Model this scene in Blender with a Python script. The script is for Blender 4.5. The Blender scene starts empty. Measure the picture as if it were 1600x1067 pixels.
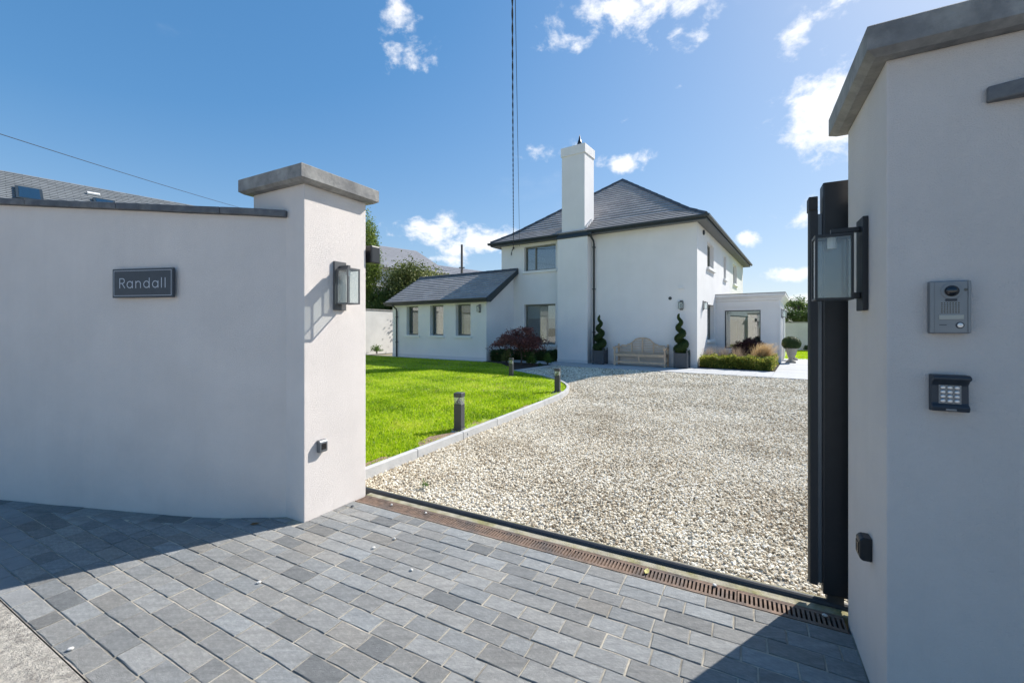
import bpy, bmesh, math, random
import numpy as np
from mathutils import Vector, Matrix
random.seed(7); RNG = np.random.default_rng(11)
SC = bpy.context.scene
COL = SC.collection
R = math.radians
# ------------------------------------------------------------------ camera, sky, sun, exposure
EYE = 1.4
cam = bpy.data.cameras.new('camera'); camo = bpy.data.objects.new('camera', cam); COL.objects.link(camo)
camo.location = (0, 0, EYE); camo.rotation_euler = (R(90), 0, 0)
cam.sensor_width = 36; cam.lens = 672*36/1600; cam.shift_y = -(533.5-512)/1600
cam.clip_start = 0.05; cam.clip_end = 2000
SC.camera = camo
SUN_AZ, SUN_EL = 57.0, 40.0            # clockwise from the view direction, above the horizon
SUN_W, SKY_W = 3.95, 0.15
sun = bpy.data.lights.new('sun', 'SUN'); sun.energy = SUN_W; sun.angle = R(0.53); sun.color = (1.0, .95, .88)
suno = bpy.data.objects.new('sun', sun); COL.objects.link(suno)
sd = Vector((math.sin(R(SUN_AZ))*math.cos(R(SUN_EL)), math.cos(R(SUN_AZ))*math.cos(R(SUN_EL)), math.sin(R(SUN_EL))))
suno.rotation_euler = sd.to_track_quat('Z', 'Y').to_euler(); suno.location = (0, 0, 30)
SC.view_settings.view_transform = 'Standard'; SC.view_settings.look = 'None'
SC.view_settings.exposure = 0.92; SC.view_settings.gamma = 1.0; SC.view_settings.use_curve_mapping = False
SC.cycles.use_denoising = True
SC.cycles.max_bounces = 8; SC.cycles.transparent_max_bounces = 16

world = bpy.data.worlds.new('World'); SC.world = world; world.use_nodes = True
WN = world.node_tree; WL = WN.links
def wn(t, **k):
    n = WN.nodes.new(t)
    for a, b in k.items(): setattr(n, a, b)
    return n
def wm(op, a=None, b=None, c=None, clamp=False):
    n = wn('ShaderNodeMath', operation=op, use_clamp=clamp)
    for i, v in enumerate((a, b, c)):
        if v is None: continue
        if isinstance(v, (int, float)): n.inputs[i].default_value = v
        else: WL.new(v, n.inputs[i])
    return n.outputs[0]
def wv(op, a, b):
    n = wn('ShaderNodeVectorMath', operation=op)
    for i, v in enumerate((a, b)):
        if isinstance(v, tuple): n.inputs[i].default_value = v
        elif v is not None: WL.new(v, n.inputs[i])
    return n
bgn = WN.nodes['Background']; bgn.inputs[1].default_value = SKY_W
sky = wn('ShaderNodeTexSky', sky_type='NISHITA', sun_disc=False)
sky.sun_elevation = R(SUN_EL); sky.sun_rotation = R(SUN_AZ)
sky.air_density = 1.0; sky.dust_density = 0.5; sky.ozone_density = 2.6; sky.altitude = 20
hs = wn('ShaderNodeHueSaturation'); hs.inputs['Saturation'].default_value = 1.45; hs.inputs['Value'].default_value = .95; hs.inputs['Hue'].default_value = .497
gmn = wn('ShaderNodeGamma'); gmn.inputs[1].default_value = .58; WL.new(sky.outputs[0], gmn.inputs[0]); cool = wv('MULTIPLY', gmn.outputs[0], (.92, 1.0, 1.12)); WL.new(cool.outputs[0], hs.inputs['Color'])
tc = wn('ShaderNodeTexCoord'); D = tc.outputs['Generated']
# fair-weather cumulus: soft noise gathered round cloud centres (directions), ragged wisps elsewhere
def fbm(scale, detail, rough, dist, stretch):
    mp = wv('MULTIPLY', D, stretch)
    n = wn('ShaderNodeTexNoise'); n.inputs['Scale'].default_value = scale; n.inputs['Detail'].default_value = detail
    n.inputs['Roughness'].default_value = rough; n.inputs['Distortion'].default_value = dist
    WL.new(mp.outputs[0], n.inputs['Vector']); return n.outputs[0]
nz = fbm(9.0, 9, .62, .35, (1, 1, 1.5)); nz2 = fbm(26.0, 6, .6, .2, (1, 1, 1.3)); nw = fbm(3.2, 5, .55, .5, (1, 1, 1.6))
CL = [(672, 356, 52, 19, 1.0), (735, 376, 62, 21, 1.05), (838, 234, 36, 17, .80), (972, 256, 36, 12, .78), (976, 189, 14, 8, .8),
      (1000, 2, 115, 36, .92), (1050, 70, 44, 18, .82), (1305, 178, 54, 58, 1.0), (1245, 58, 22, 24, .74), (1062, 135, 12, 8, .7), (1330, 0, 60, 16, .7),
      (620, 10, 24, 36, .74), (634, 98, 30, 20, .74), (1232, 429, 30, 11, .95), (1166, 373, 16, 10, .8), (604, 350, 16, 6, .6),
      (1190, 470, 120, 10, .6), (690, 405, 80, 9, .7), (1420, 330, 110, 40, .9), (300, 470, 200, 30, .8), (-400, 330, 120, 40, .8),
      (2200, 380, 200, 60, .9)]
acc = None
for px, py, rx, ry, amp in CL:
    d = Vector(((px-800)/672, 1, (512-py)/672)); L = d.length; d.normalize()
    s = wv('SUBTRACT', D, tuple(d))
    m = wv('MULTIPLY', s.outputs[0], (672*L/rx/1.25, 672*L/rx/1.25*.6, 672*L/ry/1.25))
    ln = wn('ShaderNodeVectorMath', operation='LENGTH'); WL.new(m.outputs[0], ln.inputs[0])
    v = wm('MULTIPLY', wm('SUBTRACT', 1.0, wm('MULTIPLY', ln.outputs['Value'], .5), clamp=True), amp)
    acc = v if acc is None else wm('MAXIMUM', acc, v)
dens = wm('ADD', wm('MULTIPLY', acc, .52), wm('ADD', wm('MULTIPLY', nz, .85), wm('MULTIPLY', nz2, .45)))
mr = wn('ShaderNodeMapRange', interpolation_type='SMOOTHSTEP'); mr.inputs['From Min'].default_value = .89; mr.inputs['From Max'].default_value = 1.13
WL.new(dens, mr.inputs['Value'])
mr2 = wn('ShaderNodeMapRange', interpolation_type='SMOOTHSTEP'); mr2.inputs['From Min'].default_value = .60; mr2.inputs['From Max'].default_value = .9
mr2.inputs['To Max'].default_value = .35
WL.new(wm('ADD', wm('MULTIPLY', nw, .7), wm('MULTIPLY', nz, .3)), mr2.inputs['Value'])
cf = wm('MAXIMUM', mr.outputs[0], mr2.outputs[0])
mixc = wn('ShaderNodeMix', data_type='RGBA'); mixc.inputs[7].default_value = (4.2, 4.22, 4.3, 1)
WL.new(wm('MULTIPLY', cf, .93), mixc.inputs[0]); bw = wn('ShaderNodeRGBToBW'); WL.new(gmn.outputs[0], bw.inputs[0])
veil = wn('ShaderNodeMapRange'); veil.inputs['From Min'].default_value = 1.5; veil.inputs['From Max'].default_value = 3.4; veil.inputs['To Max'].default_value = .42; WL.new(bw.outputs[0], veil.inputs['Value'])
mv = wn('ShaderNodeMix', data_type='RGBA'); mv.inputs[7].default_value = (2.75, 2.85, 2.95, 1); WL.new(veil.outputs[0], mv.inputs[0]); WL.new(hs.outputs[0], mv.inputs[6])   # thin bright haze towards the sun
WL.new(mv.outputs[2], mixc.inputs[6]); WL.new(mixc.outputs[2], bgn.inputs[0])

# ------------------------------------------------------------------ frames of the place
GA = R(-28.2); GO = Vector((-1.226, 3.605, 0))       # gate line: x along the gate opening, y into the property
HA = R(-34.3); HO = Vector((6.41, 14.89, 0))         # house: x along its front, y into its depth, origin at its near corner
def G(x, y, z=0): return GO + Matrix.Rotation(GA, 3, 'Z') @ Vector((x, y, z))
def Hh(x, y, z=0): return HO + Matrix.Rotation(HA, 3, 'Z') @ Vector((x, y, z))

# ------------------------------------------------------------------ materials
MATS = {}
def mat(name, col, rough=.8, var=0., vscale=6., bump=0., bscale=80., metal=0., spec=.5, objvar=0., col2=None, c2scale=3., c2lo=.45, c2hi=.62, detail=6, bdist=.01, attr=None):
    m = bpy.data.materials.new(name); m.use_nodes = True; nt = m.node_tree; L = nt.links
    b = nt.nodes['Principled BSDF']
    b.inputs['Roughness'].default_value = rough; b.inputs['Metallic'].default_value = metal
    b.inputs['Specular IOR Level'].default_value = spec
    c = nt.nodes.new('ShaderNodeRGB'); c.outputs[0].default_value = (*col, 1); out = c.outputs[0]
    t = nt.nodes.new('ShaderNodeTexCoord'); V = t.outputs['Object']
    if col2:
        n = nt.nodes.new('ShaderNodeTexNoise'); n.inputs['Scale'].default_value = c2scale; n.inputs['Detail'].default_value = 8; n.inputs['Roughness'].default_value = .65
        L.new(V, n.inputs['Vector'])
        r = nt.nodes.new('ShaderNodeMapRange'); r.inputs['From Min'].default_value = c2lo; r.inputs['From Max'].default_value = c2hi
        L.new(n.outputs[0], r.inputs['Value'])
        x = nt.nodes.new('ShaderNodeMix'); x.data_type = 'RGBA'; x.inputs[7].default_value = (*col2, 1)
        L.new(r.outputs[0], x.inputs[0]); L.new(out, x.inputs[6]); out = x.outputs[2]
    def scale_by(fac_socket, out):
        h = nt.nodes.new('ShaderNodeHueSaturation'); L.new(out, h.inputs['Color']); L.new(fac_socket, h.inputs['Value']); return h.outputs[0]
    if var:
        n = nt.nodes.new('ShaderNodeTexNoise'); n.inputs['Scale'].default_value = vscale; n.inputs['Detail'].default_value = detail; n.inputs['Roughness'].default_value = .6
        L.new(V, n.inputs['Vector'])
        r = nt.nodes.new('ShaderNodeMapRange'); r.inputs['From Min'].default_value = .3; r.inputs['From Max'].default_value = .7
        r.inputs['To Min'].default_value = 1-var; r.inputs['To Max'].default_value = 1+var
        L.new(n.outputs[0], r.inputs['Value']); out = scale_by(r.outputs[0], out)
    if objvar:
        oi = nt.nodes.new('ShaderNodeObjectInfo'); src = oi.outputs['Random']
        r = nt.nodes.new('ShaderNodeMapRange'); r.inputs['To Min'].default_value = 1-objvar; r.inputs['To Max'].default_value = 1+objvar
        L.new(src, r.inputs['Value']); out = scale_by(r.outputs[0], out)
    if attr:
        a = nt.nodes.new('ShaderNodeAttribute'); a.attribute_name = attr[0]; a.attribute_type = attr[1]
        r = nt.nodes.new('ShaderNodeValToRGB'); el = r.color_ramp.elements
        cols = attr[2]; el[0].color = (*cols[0], 1); el[1].color = (*cols[-1], 1)
        for i, q in enumerate(cols[1:-1]):
            e = el.new((i+1)/(len(cols)-1)); e.color = (*q, 1)
        L.new(a.outputs['Fac'], r.inputs[0]); out = r.outputs[0]
    L.new(out, b.inputs['Base Color'])
    if bump:
        n = nt.nodes.new('ShaderNodeTexNoise'); n.inputs['Scale'].default_value = bscale; n.inputs['Detail'].default_value = 5; n.inputs['Roughness'].default_value = .7
        L.new(V, n.inputs['Vector'])
        bp = nt.nodes.new('ShaderNodeBump'); bp.inputs['Strength'].default_value = bump; bp.inputs['Distance'].default_value = bdist
        L.new(n.outputs[0], bp.inputs['Height']); L.new(bp.outputs[0], b.inputs['Normal'])
    MATS[name] = m; return m
def glass_mat(name, tint=(.9, .95, .95), refl=.09, rough=0.0, haze=0.0):
    m = bpy.data.materials.new(name); m.use_nodes = True; nt = m.node_tree; nt.nodes.clear(); L = nt.links
    o = nt.nodes.new('ShaderNodeOutputMaterial'); mx = nt.nodes.new('ShaderNodeMixShader')
    tr = nt.nodes.new('ShaderNodeBsdfTransparent'); tr.inputs[0].default_value = (*tint, 1)
    gl = nt.nodes.new('ShaderNodeBsdfGlossy'); gl.inputs['Roughness'].default_value = rough
    lw = nt.nodes.new('ShaderNodeLayerWeight'); lw.inputs['Blend'].default_value = .5
    pw_ = nt.nodes.new('ShaderNodeMath'); pw_.operation = 'POWER'; pw_.inputs[1].default_value = 4.0; L.new(lw.outputs['Facing'], pw_.inputs[0])
    ma = nt.nodes.new('ShaderNodeMath'); ma.operation = 'ADD'; ma.use_clamp = True; ma.inputs[1].default_value = refl
    L.new(pw_.outputs[0], ma.inputs[0]); L.new(ma.outputs[0], mx.inputs[0]); L.new(tr.outputs[0], mx.inputs[1]); L.new(gl.outputs[0], mx.inputs[2])
    out = mx.outputs[0]
    if haze:
        tl = nt.nodes.new('ShaderNodeBsdfTranslucent'); tl.inputs[0].default_value = (.85, .87, .87, 1); df = nt.nodes.new('ShaderNodeBsdfDiffuse'); df.inputs[0].default_value = (.8, .82, .82, 1)
        m1 = nt.nodes.new('ShaderNodeMixShader'); L.new(tl.outputs[0], m1.inputs[1]); L.new(df.outputs[0], m1.inputs[2])
        m2 = nt.nodes.new('ShaderNodeMixShader'); m2.inputs[0].default_value = haze; L.new(out, m2.inputs[1]); L.new(m1.outputs[0], m2.inputs[2]); out = m2.outputs[0]
    L.new(out, o.inputs[0]); MATS[name] = m; return m
def leaf_mat(name, cols, trans=.35, rough=.55):
    m = mat(name, cols[0], rough, attr=('rnd', 'GEOMETRY', cols), spec=.35); nt = m.node_tree; L = nt.links
    b = nt.nodes['Principled BSDF']; o = nt.nodes['Material Output']
    t = nt.nodes.new('ShaderNodeBsdfTranslucent'); mx = nt.nodes.new('ShaderNodeMixShader'); mx.inputs[0].default_value = trans
    src = b.inputs['Base Color'].links[0].from_socket; L.new(src, t.inputs[0])
    L.new(b.outputs[0], mx.inputs[1]); L.new(t.outputs[0], mx.inputs[2]); L.new(mx.outputs[0], o.inputs[0]); return m

M_REND = mat('white_render', (.85, .785, .738), .92, var=.045, vscale=2.2, detail=12, bump=.9, bscale=210, bdist=.012, spec=.2)
M_HREND = mat('house_render', (.80, .79, .785), .92, var=.04, vscale=.9, detail=12, bump=.7, bscale=110, bdist=.012, spec=.2)
def weather(m, amt, sc):
    """faint rain streaks and trowel mottling on painted render"""
    nt = m.node_tree; L = nt.links; b = nt.nodes['Principled BSDF']; src = b.inputs['Base Color'].links[0].from_socket
    ge = nt.nodes.new('ShaderNodeNewGeometry'); mp = nt.nodes.new('ShaderNodeMapping'); mp.inputs['Scale'].default_value = (9*sc, 9*sc, .55*sc); L.new(ge.outputs['Position'], mp.inputs['Vector'])
    n = nt.nodes.new('ShaderNodeTexNoise'); n.inputs['Scale'].default_value = 1; n.inputs['Detail'].default_value = 7; n.inputs['Roughness'].default_value = .6; L.new(mp.outputs[0], n.inputs['Vector'])
    r = nt.nodes.new('ShaderNodeMapRange'); r.inputs['From Min'].default_value = .28; r.inputs['From Max'].default_value = .55; r.inputs['To Min'].default_value = 1-amt; L.new(n.outputs[0], r.inputs['Value'])
    n2 = nt.nodes.new('ShaderNodeTexNoise'); n2.inputs['Scale'].default_value = 26; n2.inputs['Detail'].default_value = 12; n2.inputs['Roughness'].default_value = .85; L.new(ge.outputs['Position'], n2.inputs['Vector'])
    r2 = nt.nodes.new('ShaderNodeMapRange'); r2.inputs['From Min'].default_value = .25; r2.inputs['From Max'].default_value = .75; r2.inputs['To Min'].default_value = 1-amt; r2.inputs['To Max'].default_value = 1+amt*.6; L.new(n2.outputs[0], r2.inputs['Value'])
    mu = nt.nodes.new('ShaderNodeMath'); mu.operation = 'MULTIPLY'; L.new(r.outputs[0], mu.inputs[0]); L.new(r2.outputs[0], mu.inputs[1])
    h = nt.nodes.new('ShaderNodeHueSaturation'); L.new(src, h.inputs['Color']); L.new(mu.outputs[0], h.inputs['Value']); L.new(h.outputs[0], b.inputs['Base Color'])
weather(M_REND, .024, 1.0); weather(M_HREND, .018, .5)
M_GWALL = mat('weathered_garden_render', (.60, .59, .57), .92, var=.1, vscale=1.1, detail=12, bump=.6, bscale=80, spec=.2)
M_CAP = mat('cast_concrete', (.30, .295, .28), .9, var=.22, vscale=9, bump=.5, bscale=60, col2=(.20, .20, .20), c2scale=5, spec=.25)
M_COPE = mat('dark_coping', (.115, .125, .14), .85, var=.2, vscale=12, bump=.5, bscale=70, col2=(.17, .175, .18), c2scale=7, spec=.25)
M_PAVER = mat('slate_sett', (.262, .262, .253), .78, var=.13, vscale=11, bump=.6, bscale=38, bdist=.014, objvar=.17, col2=(.33, .325, .31), c2scale=7, c2lo=.47, c2hi=.7, spec=.35)
def riven(m):
    """per-sett tone (cool, neutral, a few brown), cleft streaks along the stone and pale scuffs"""
    nt = m.node_tree; L = nt.links; b = nt.nodes['Principled BSDF']; src = b.inputs['Base Color'].links[0].from_socket
    oi = nt.nodes.new('ShaderNodeObjectInfo'); ge = nt.nodes.new('ShaderNodeNewGeometry')
    mu = nt.nodes.new('ShaderNodeMath'); mu.operation = 'MULTIPLY'; mu.inputs[1].default_value = 17.3; L.new(oi.outputs['Random'], mu.inputs[0])
    fr = nt.nodes.new('ShaderNodeMath'); fr.operation = 'FRACT'; L.new(mu.outputs[0], fr.inputs[0])
    rp_ = nt.nodes.new('ShaderNodeValToRGB'); e = rp_.color_ramp.elements; e[0].color = (.94, .985, 1.03, 1); e[1].color = (1.06, 1.0, .93, 1)
    x = e.new(.45); x.color = (.99, 1.0, 1.01, 1); x = e.new(.93); x.color = (1.01, 1.0, .985, 1); L.new(fr.outputs[0], rp_.inputs[0])
    m1 = nt.nodes.new('ShaderNodeMix'); m1.data_type = 'RGBA'; m1.blend_type = 'MULTIPLY'; m1.inputs[0].default_value = 1; L.new(src, m1.inputs[6]); L.new(rp_.outputs[0], m1.inputs[7])
    mu2 = nt.nodes.new('ShaderNodeMath'); mu2.operation = 'MULTIPLY'; mu2.inputs[1].default_value = 31.7; L.new(oi.outputs['Random'], mu2.inputs[0])
    fr2 = nt.nodes.new('ShaderNodeMath'); fr2.operation = 'FRACT'; L.new(mu2.outputs[0], fr2.inputs[0])
    dk = nt.nodes.new('ShaderNodeMapRange'); dk.inputs['From Min'].default_value = .10; dk.inputs['From Max'].default_value = .2; dk.inputs['To Min'].default_value = .78; L.new(fr2.outputs[0], dk.inputs['Value'])
    hd = nt.nodes.new('ShaderNodeHueSaturation'); L.new(m1.outputs[2], hd.inputs['Color']); L.new(dk.outputs[0], hd.inputs['Value'])
    mp = nt.nodes.new('ShaderNodeMapping'); mp.inputs['Rotation'].default_value = (0, 0, .5); mp.inputs['Scale'].default_value = (6, 34, 6); L.new(ge.outputs['Position'], mp.inputs['Vector'])
    n1 = nt.nodes.new('ShaderNodeTexNoise'); n1.inputs['Scale'].default_value = 1.0; n1.inputs['Detail'].default_value = 9; n1.inputs['Roughness'].default_value = .68; n1.inputs['Distortion'].default_value = .6; L.new(mp.outputs[0], n1.inputs['Vector'])
    r1 = nt.nodes.new('ShaderNodeMapRange'); r1.inputs['From Min'].default_value = .3; r1.inputs['From Max'].default_value = .7; r1.inputs['To Min'].default_value = .84; r1.inputs['To Max'].default_value = 1.15; L.new(n1.outputs[0], r1.inputs['Value'])
    h = nt.nodes.new('ShaderNodeHueSaturation'); L.new(hd.outputs[0], h.inputs['Color']); L.new(r1.outputs[0], h.inputs['Value'])
    n2 = nt.nodes.new('ShaderNodeTexNoise'); n2.inputs['Scale'].default_value = 23; n2.inputs['Detail'].default_value = 10; n2.inputs['Roughness'].default_value = .75; L.new(ge.outputs['Position'], n2.inputs['Vector'])
    r2 = nt.nodes.new('ShaderNodeMapRange'); r2.inputs['From Min'].default_value = .66; r2.inputs['From Max'].default_value = .78; r2.inputs['To Max'].default_value = .6; L.new(n2.outputs[0], r2.inputs['Value'])
    m2 = nt.nodes.new('ShaderNodeMix'); m2.data_type = 'RGBA'; m2.inputs[7].default_value = (.5, .49, .46, 1); L.new(r2.outputs[0], m2.inputs[0]); L.new(h.outputs[0], m2.inputs[6]); L.new(m2.outputs[2], b.inputs['Base Color'])
    bp = nt.nodes.new('ShaderNodeBump'); bp.inputs['Strength'].default_value = .5; bp.inputs['Distance'].default_value = .006; L.new(n1.outputs[0], bp.inputs['Height'])
    old = b.inputs['Normal'].links[0].from_socket; L.new(old, bp.inputs['Normal']); L.new(bp.outputs[0], b.inputs['Normal'])
riven(M_PAVER)
M_PAVFIELD = mat('slate_sett_field', (.24, .245, .245), .78, var=.25, vscale=3, bump=.5, bscale=38, spec=.35)
M_SAND = mat('joint_sand', (.50, .45, .365), .95, var=.35, vscale=9, bump=.8, bscale=300, col2=(.26, .24, .2), c2scale=4, c2lo=.45, c2hi=.65)
M_FOOT = mat('brushed_concrete', (.52, .48, .415), .95, var=.3, vscale=28, bump=1.0, bscale=75, bdist=.02, col2=(.34, .31, .27), c2scale=16, detail=10)
M_STRIP = mat('mossy_concrete', (.36, .33, .25), .95, var=.3, vscale=14, bump=.7, bscale=90, col2=(.24, .22, .10), c2scale=6)
M_RUST = mat('rusty_iron', (.22, .15, .11), .85, var=.35, vscale=30, bump=.4, bscale=120, col2=(.12, .10, .09), c2scale=5, metal=.15)
M_DARKPIT = mat('drain_bottom', (.03, .028, .025), .95)
M_RAIL = mat('painted_track', (.035, .037, .04), .5, var=.2, vscale=20)
M_BLACK = mat('black_powder_coat', (.014, .016, .019), .38, var=.15, vscale=15, spec=.5)
M_RUBBER = mat('black_rubber', (.02, .022, .025), .55)
M_ANTH = mat('anthracite_paint', (.052, .055, .06), .5, var=.12, vscale=12, spec=.5)
M_LAMPGREY = mat('grey_lantern_metal', (.085, .088, .092), .5, var=.1, vscale=20)
M_GUT = mat('dark_gutter_metal', (.028, .037, .043), .42, var=.1, vscale=6)
M_SOFFIT = mat('grey_soffit', (.15, .155, .16), .7)
M_GLASS = glass_mat('window_glass', (.70, .77, .77), .22)
M_CLEAR = glass_mat('lantern_glass', (.93, .96, .96), .06, .02, .07)
M_HAZY = glass_mat('weathered_acrylic', (.9, .93, .92), .08, .1, .10)
M_FRAME = mat('olive_grey_frame', (.17, .18, .16), .5)
M_SILL = mat('white_sill', (.8, .8, .79), .85, var=.03, vscale=3)
M_PLINTH = mat('plinth_render', (.66, .67, .67), .9, var=.04, vscale=2)
M_BLIND = mat('cream_blind', (.62, .63, .58), .9)
M_SHADE = mat('grey_curtain', (.32, .32, .31), .9, var=.1, vscale=3)
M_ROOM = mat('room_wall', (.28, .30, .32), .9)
M_GRAVBED = mat('gravel_bed', (.56, .52, .44), .95, var=.3, vscale=40, bump=1.0, bscale=140, bdist=.02)
M_STONE = mat('limestone_chip', (.5, .47, .4), .85, attr=('chip', 'INSTANCER', [(.32, .25, .165), (.50, .42, .30), (.66, .58, .44), (.77, .695, .55), (.86, .795, .66), (.93, .885, .78)]), bump=.3, bscale=200)
M_PEB = mat('white_pebble', (.62, .60, .56), .8, objvar=.15, var=.1, vscale=40)
M_LAWN = mat('lawn_soil', (.27, .35, .03), .95, var=.35, vscale=9, bump=.6, bscale=60, col2=(.26, .17, .10), c2scale=2.2, c2lo=.55, c2hi=.62)
M_SOIL = mat('bark_mulch', (.05, .036, .028), .95, var=.4, vscale=20, bump=1.0, bscale=60, bdist=.03)
M_GRASS = leaf_mat('grass_blade', [(.12, .22, .006), (.25, .41, .008), (.42, .60, .012), (.54, .68, .022), (.66, .66, .13)], .5, .5)
M_KERB = mat('pale_concrete_kerb', (.46, .46, .455), .9, var=.1, vscale=7, bump=.4, bscale=90, objvar=.05)
M_SLAB = mat('pale_granite_slab', (.42, .43, .44), .8, var=.08, vscale=5, bump=.25, bscale=80, objvar=.06)
M_TEAK = mat('weathered_teak', (.62, .46, .32), .8, var=.15, vscale=8, bump=.3, bscale=50)
M_LEAD = mat('lead_grey_planter', (.075, .082, .092), .6, var=.1, vscale=9, bump=.2, bscale=50)
M_STONEURN = mat('cast_stone', (.36, .32, .27), .9, var=.2, vscale=12, bump=.5, bscale=50)
M_BOX = leaf_mat('boxwood_leaf', [(.016, .036, .010), (.03, .065, .014), (.05, .095, .02), (.10, .14, .03)], .25)
M_BOXY = leaf_mat('yellowing_box_leaf', [(.09, .13, .022), (.18, .24, .035), (.32, .34, .055), (.50, .42, .09)], .5)
M_BOXCORE = mat('hedge_inner_twigs', (.035, .05, .016), .95)
M_MAPLE = leaf_mat('crimson_maple_leaf', [(.09, .04, .038), (.17, .07, .062), (.26, .105, .09), (.36, .16, .13)], .45)
M_DKMAPLE = leaf_mat('dark_laceleaf', [(.025, .010, .013), (.05, .017, .02), (.085, .03, .03)], .25)
M_SHRUB = leaf_mat('fresh_shrub_leaf', [(.05, .10, .02), (.10, .18, .035), (.17, .26, .05)], .4)
M_TREE = leaf_mat('tree_leaf', [(.035, .07, .016), (.07, .125, .028), (.12, .19, .045), (.22, .28, .08)], .45)
M_BIRCH = leaf_mat('birch_leaf', [(.07, .11, .02), (.12, .18, .03), (.19, .26, .05), (.28, .34, .09)], .4)
M_OLIVE = leaf_mat('olive_tree_leaf', [(.07, .09, .025), (.12, .15, .04), (.21, .24, .08), (.38, .39, .18)], .35)
M_STRAW = leaf_mat('straw_grass', [(.42, .28, .13), (.58, .42, .22), (.72, .56, .34)], .5)
M_PINKGR = leaf_mat('pinkish_grass', [(.28, .20, .15), (.42, .31, .24), (.54, .42, .33), (.22, .24, .08)], .45)
M_BARK = mat('bark', (.09, .07, .055), .95, var=.3, vscale=20, bump=.8, bscale=40)
M_POLE = mat('weathered_pole', (.13, .12, .11), .9)
M_WIRE = mat('cable_sheath', (.012, .012, .013), .6)
M_NSLATE = mat('neighbour_slate', (.165, .18, .195), .8, var=.12, vscale=3, bump=.2, bscale=20)
M_NWALL = mat('neighbour_wall', (.55, .54, .51), .9)
M_SIGN = mat('slate_sign', (.045, .055, .068), .55, var=.12, vscale=20)
M_LETTER = mat('silver_lettering', (.52, .55, .60), .5)
M_STEEL = mat('brushed_intercom_metal', (.21, .225, .24), .42, metal=.6, var=.05, vscale=10)
M_SILVER = mat('silver_button', (.55, .57, .6), .3, metal=.9)
M_LENS = mat('dark_lens', (.008, .009, .012), .06, spec=.8)
M_NAMEPL = mat('name_strip', (.42, .41, .36), .4)
M_KEYPAD = mat('dark_keypad_case', (.028, .037, .05), .45)
M_WHITEPL = mat('white_plastic', (.75, .75, .75), .5)
M_CHALK = mat('chalk_urn', (.5, .49, .46), .9)
# slate roof: courses are geometry, the joints between slates come from a brick pattern on the courses
def roof_mat(name, col, var):
    m = mat(name, col, .62, spec=.45); nt = m.node_tree; L = nt.links; b = nt.nodes['Principled BSDF']
    u = nt.nodes.new('ShaderNodeUVMap'); br = nt.nodes.new('ShaderNodeTexBrick')
    br.inputs['Scale'].default_value = 1; br.inputs['Brick Width'].default_value = 1; br.inputs['Row Height'].default_value = 1
    br.inputs['Mortar Size'].default_value = .02; br.inputs['Mortar Smooth'].default_value = .3
    br.inputs['Color1'].default_value = (*[c*(1-var) for c in col], 1); br.inputs['Color2'].default_value = (*[c*(1+var) for c in col], 1)
    br.inputs['Mortar'].default_value = (*[c*.45 for c in col], 1)
    L.new(u.outputs[0], br.inputs['Vector']); L.new(br.outputs[0], b.inputs['Base Color']); return m
M_ROOF = roof_mat('fibre_slate', (.33, .315, .31), .15)
M_RIDGE = mat('ridge_tile', (.075, .08, .09), .6, var=.15, vscale=6)
M_NROOF = roof_mat('neighbour_roof_slate', (.19, .205, .215), .12)
M_NROOF2 = roof_mat('pale_far_roof', (.27, .27, .285), .06)

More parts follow.
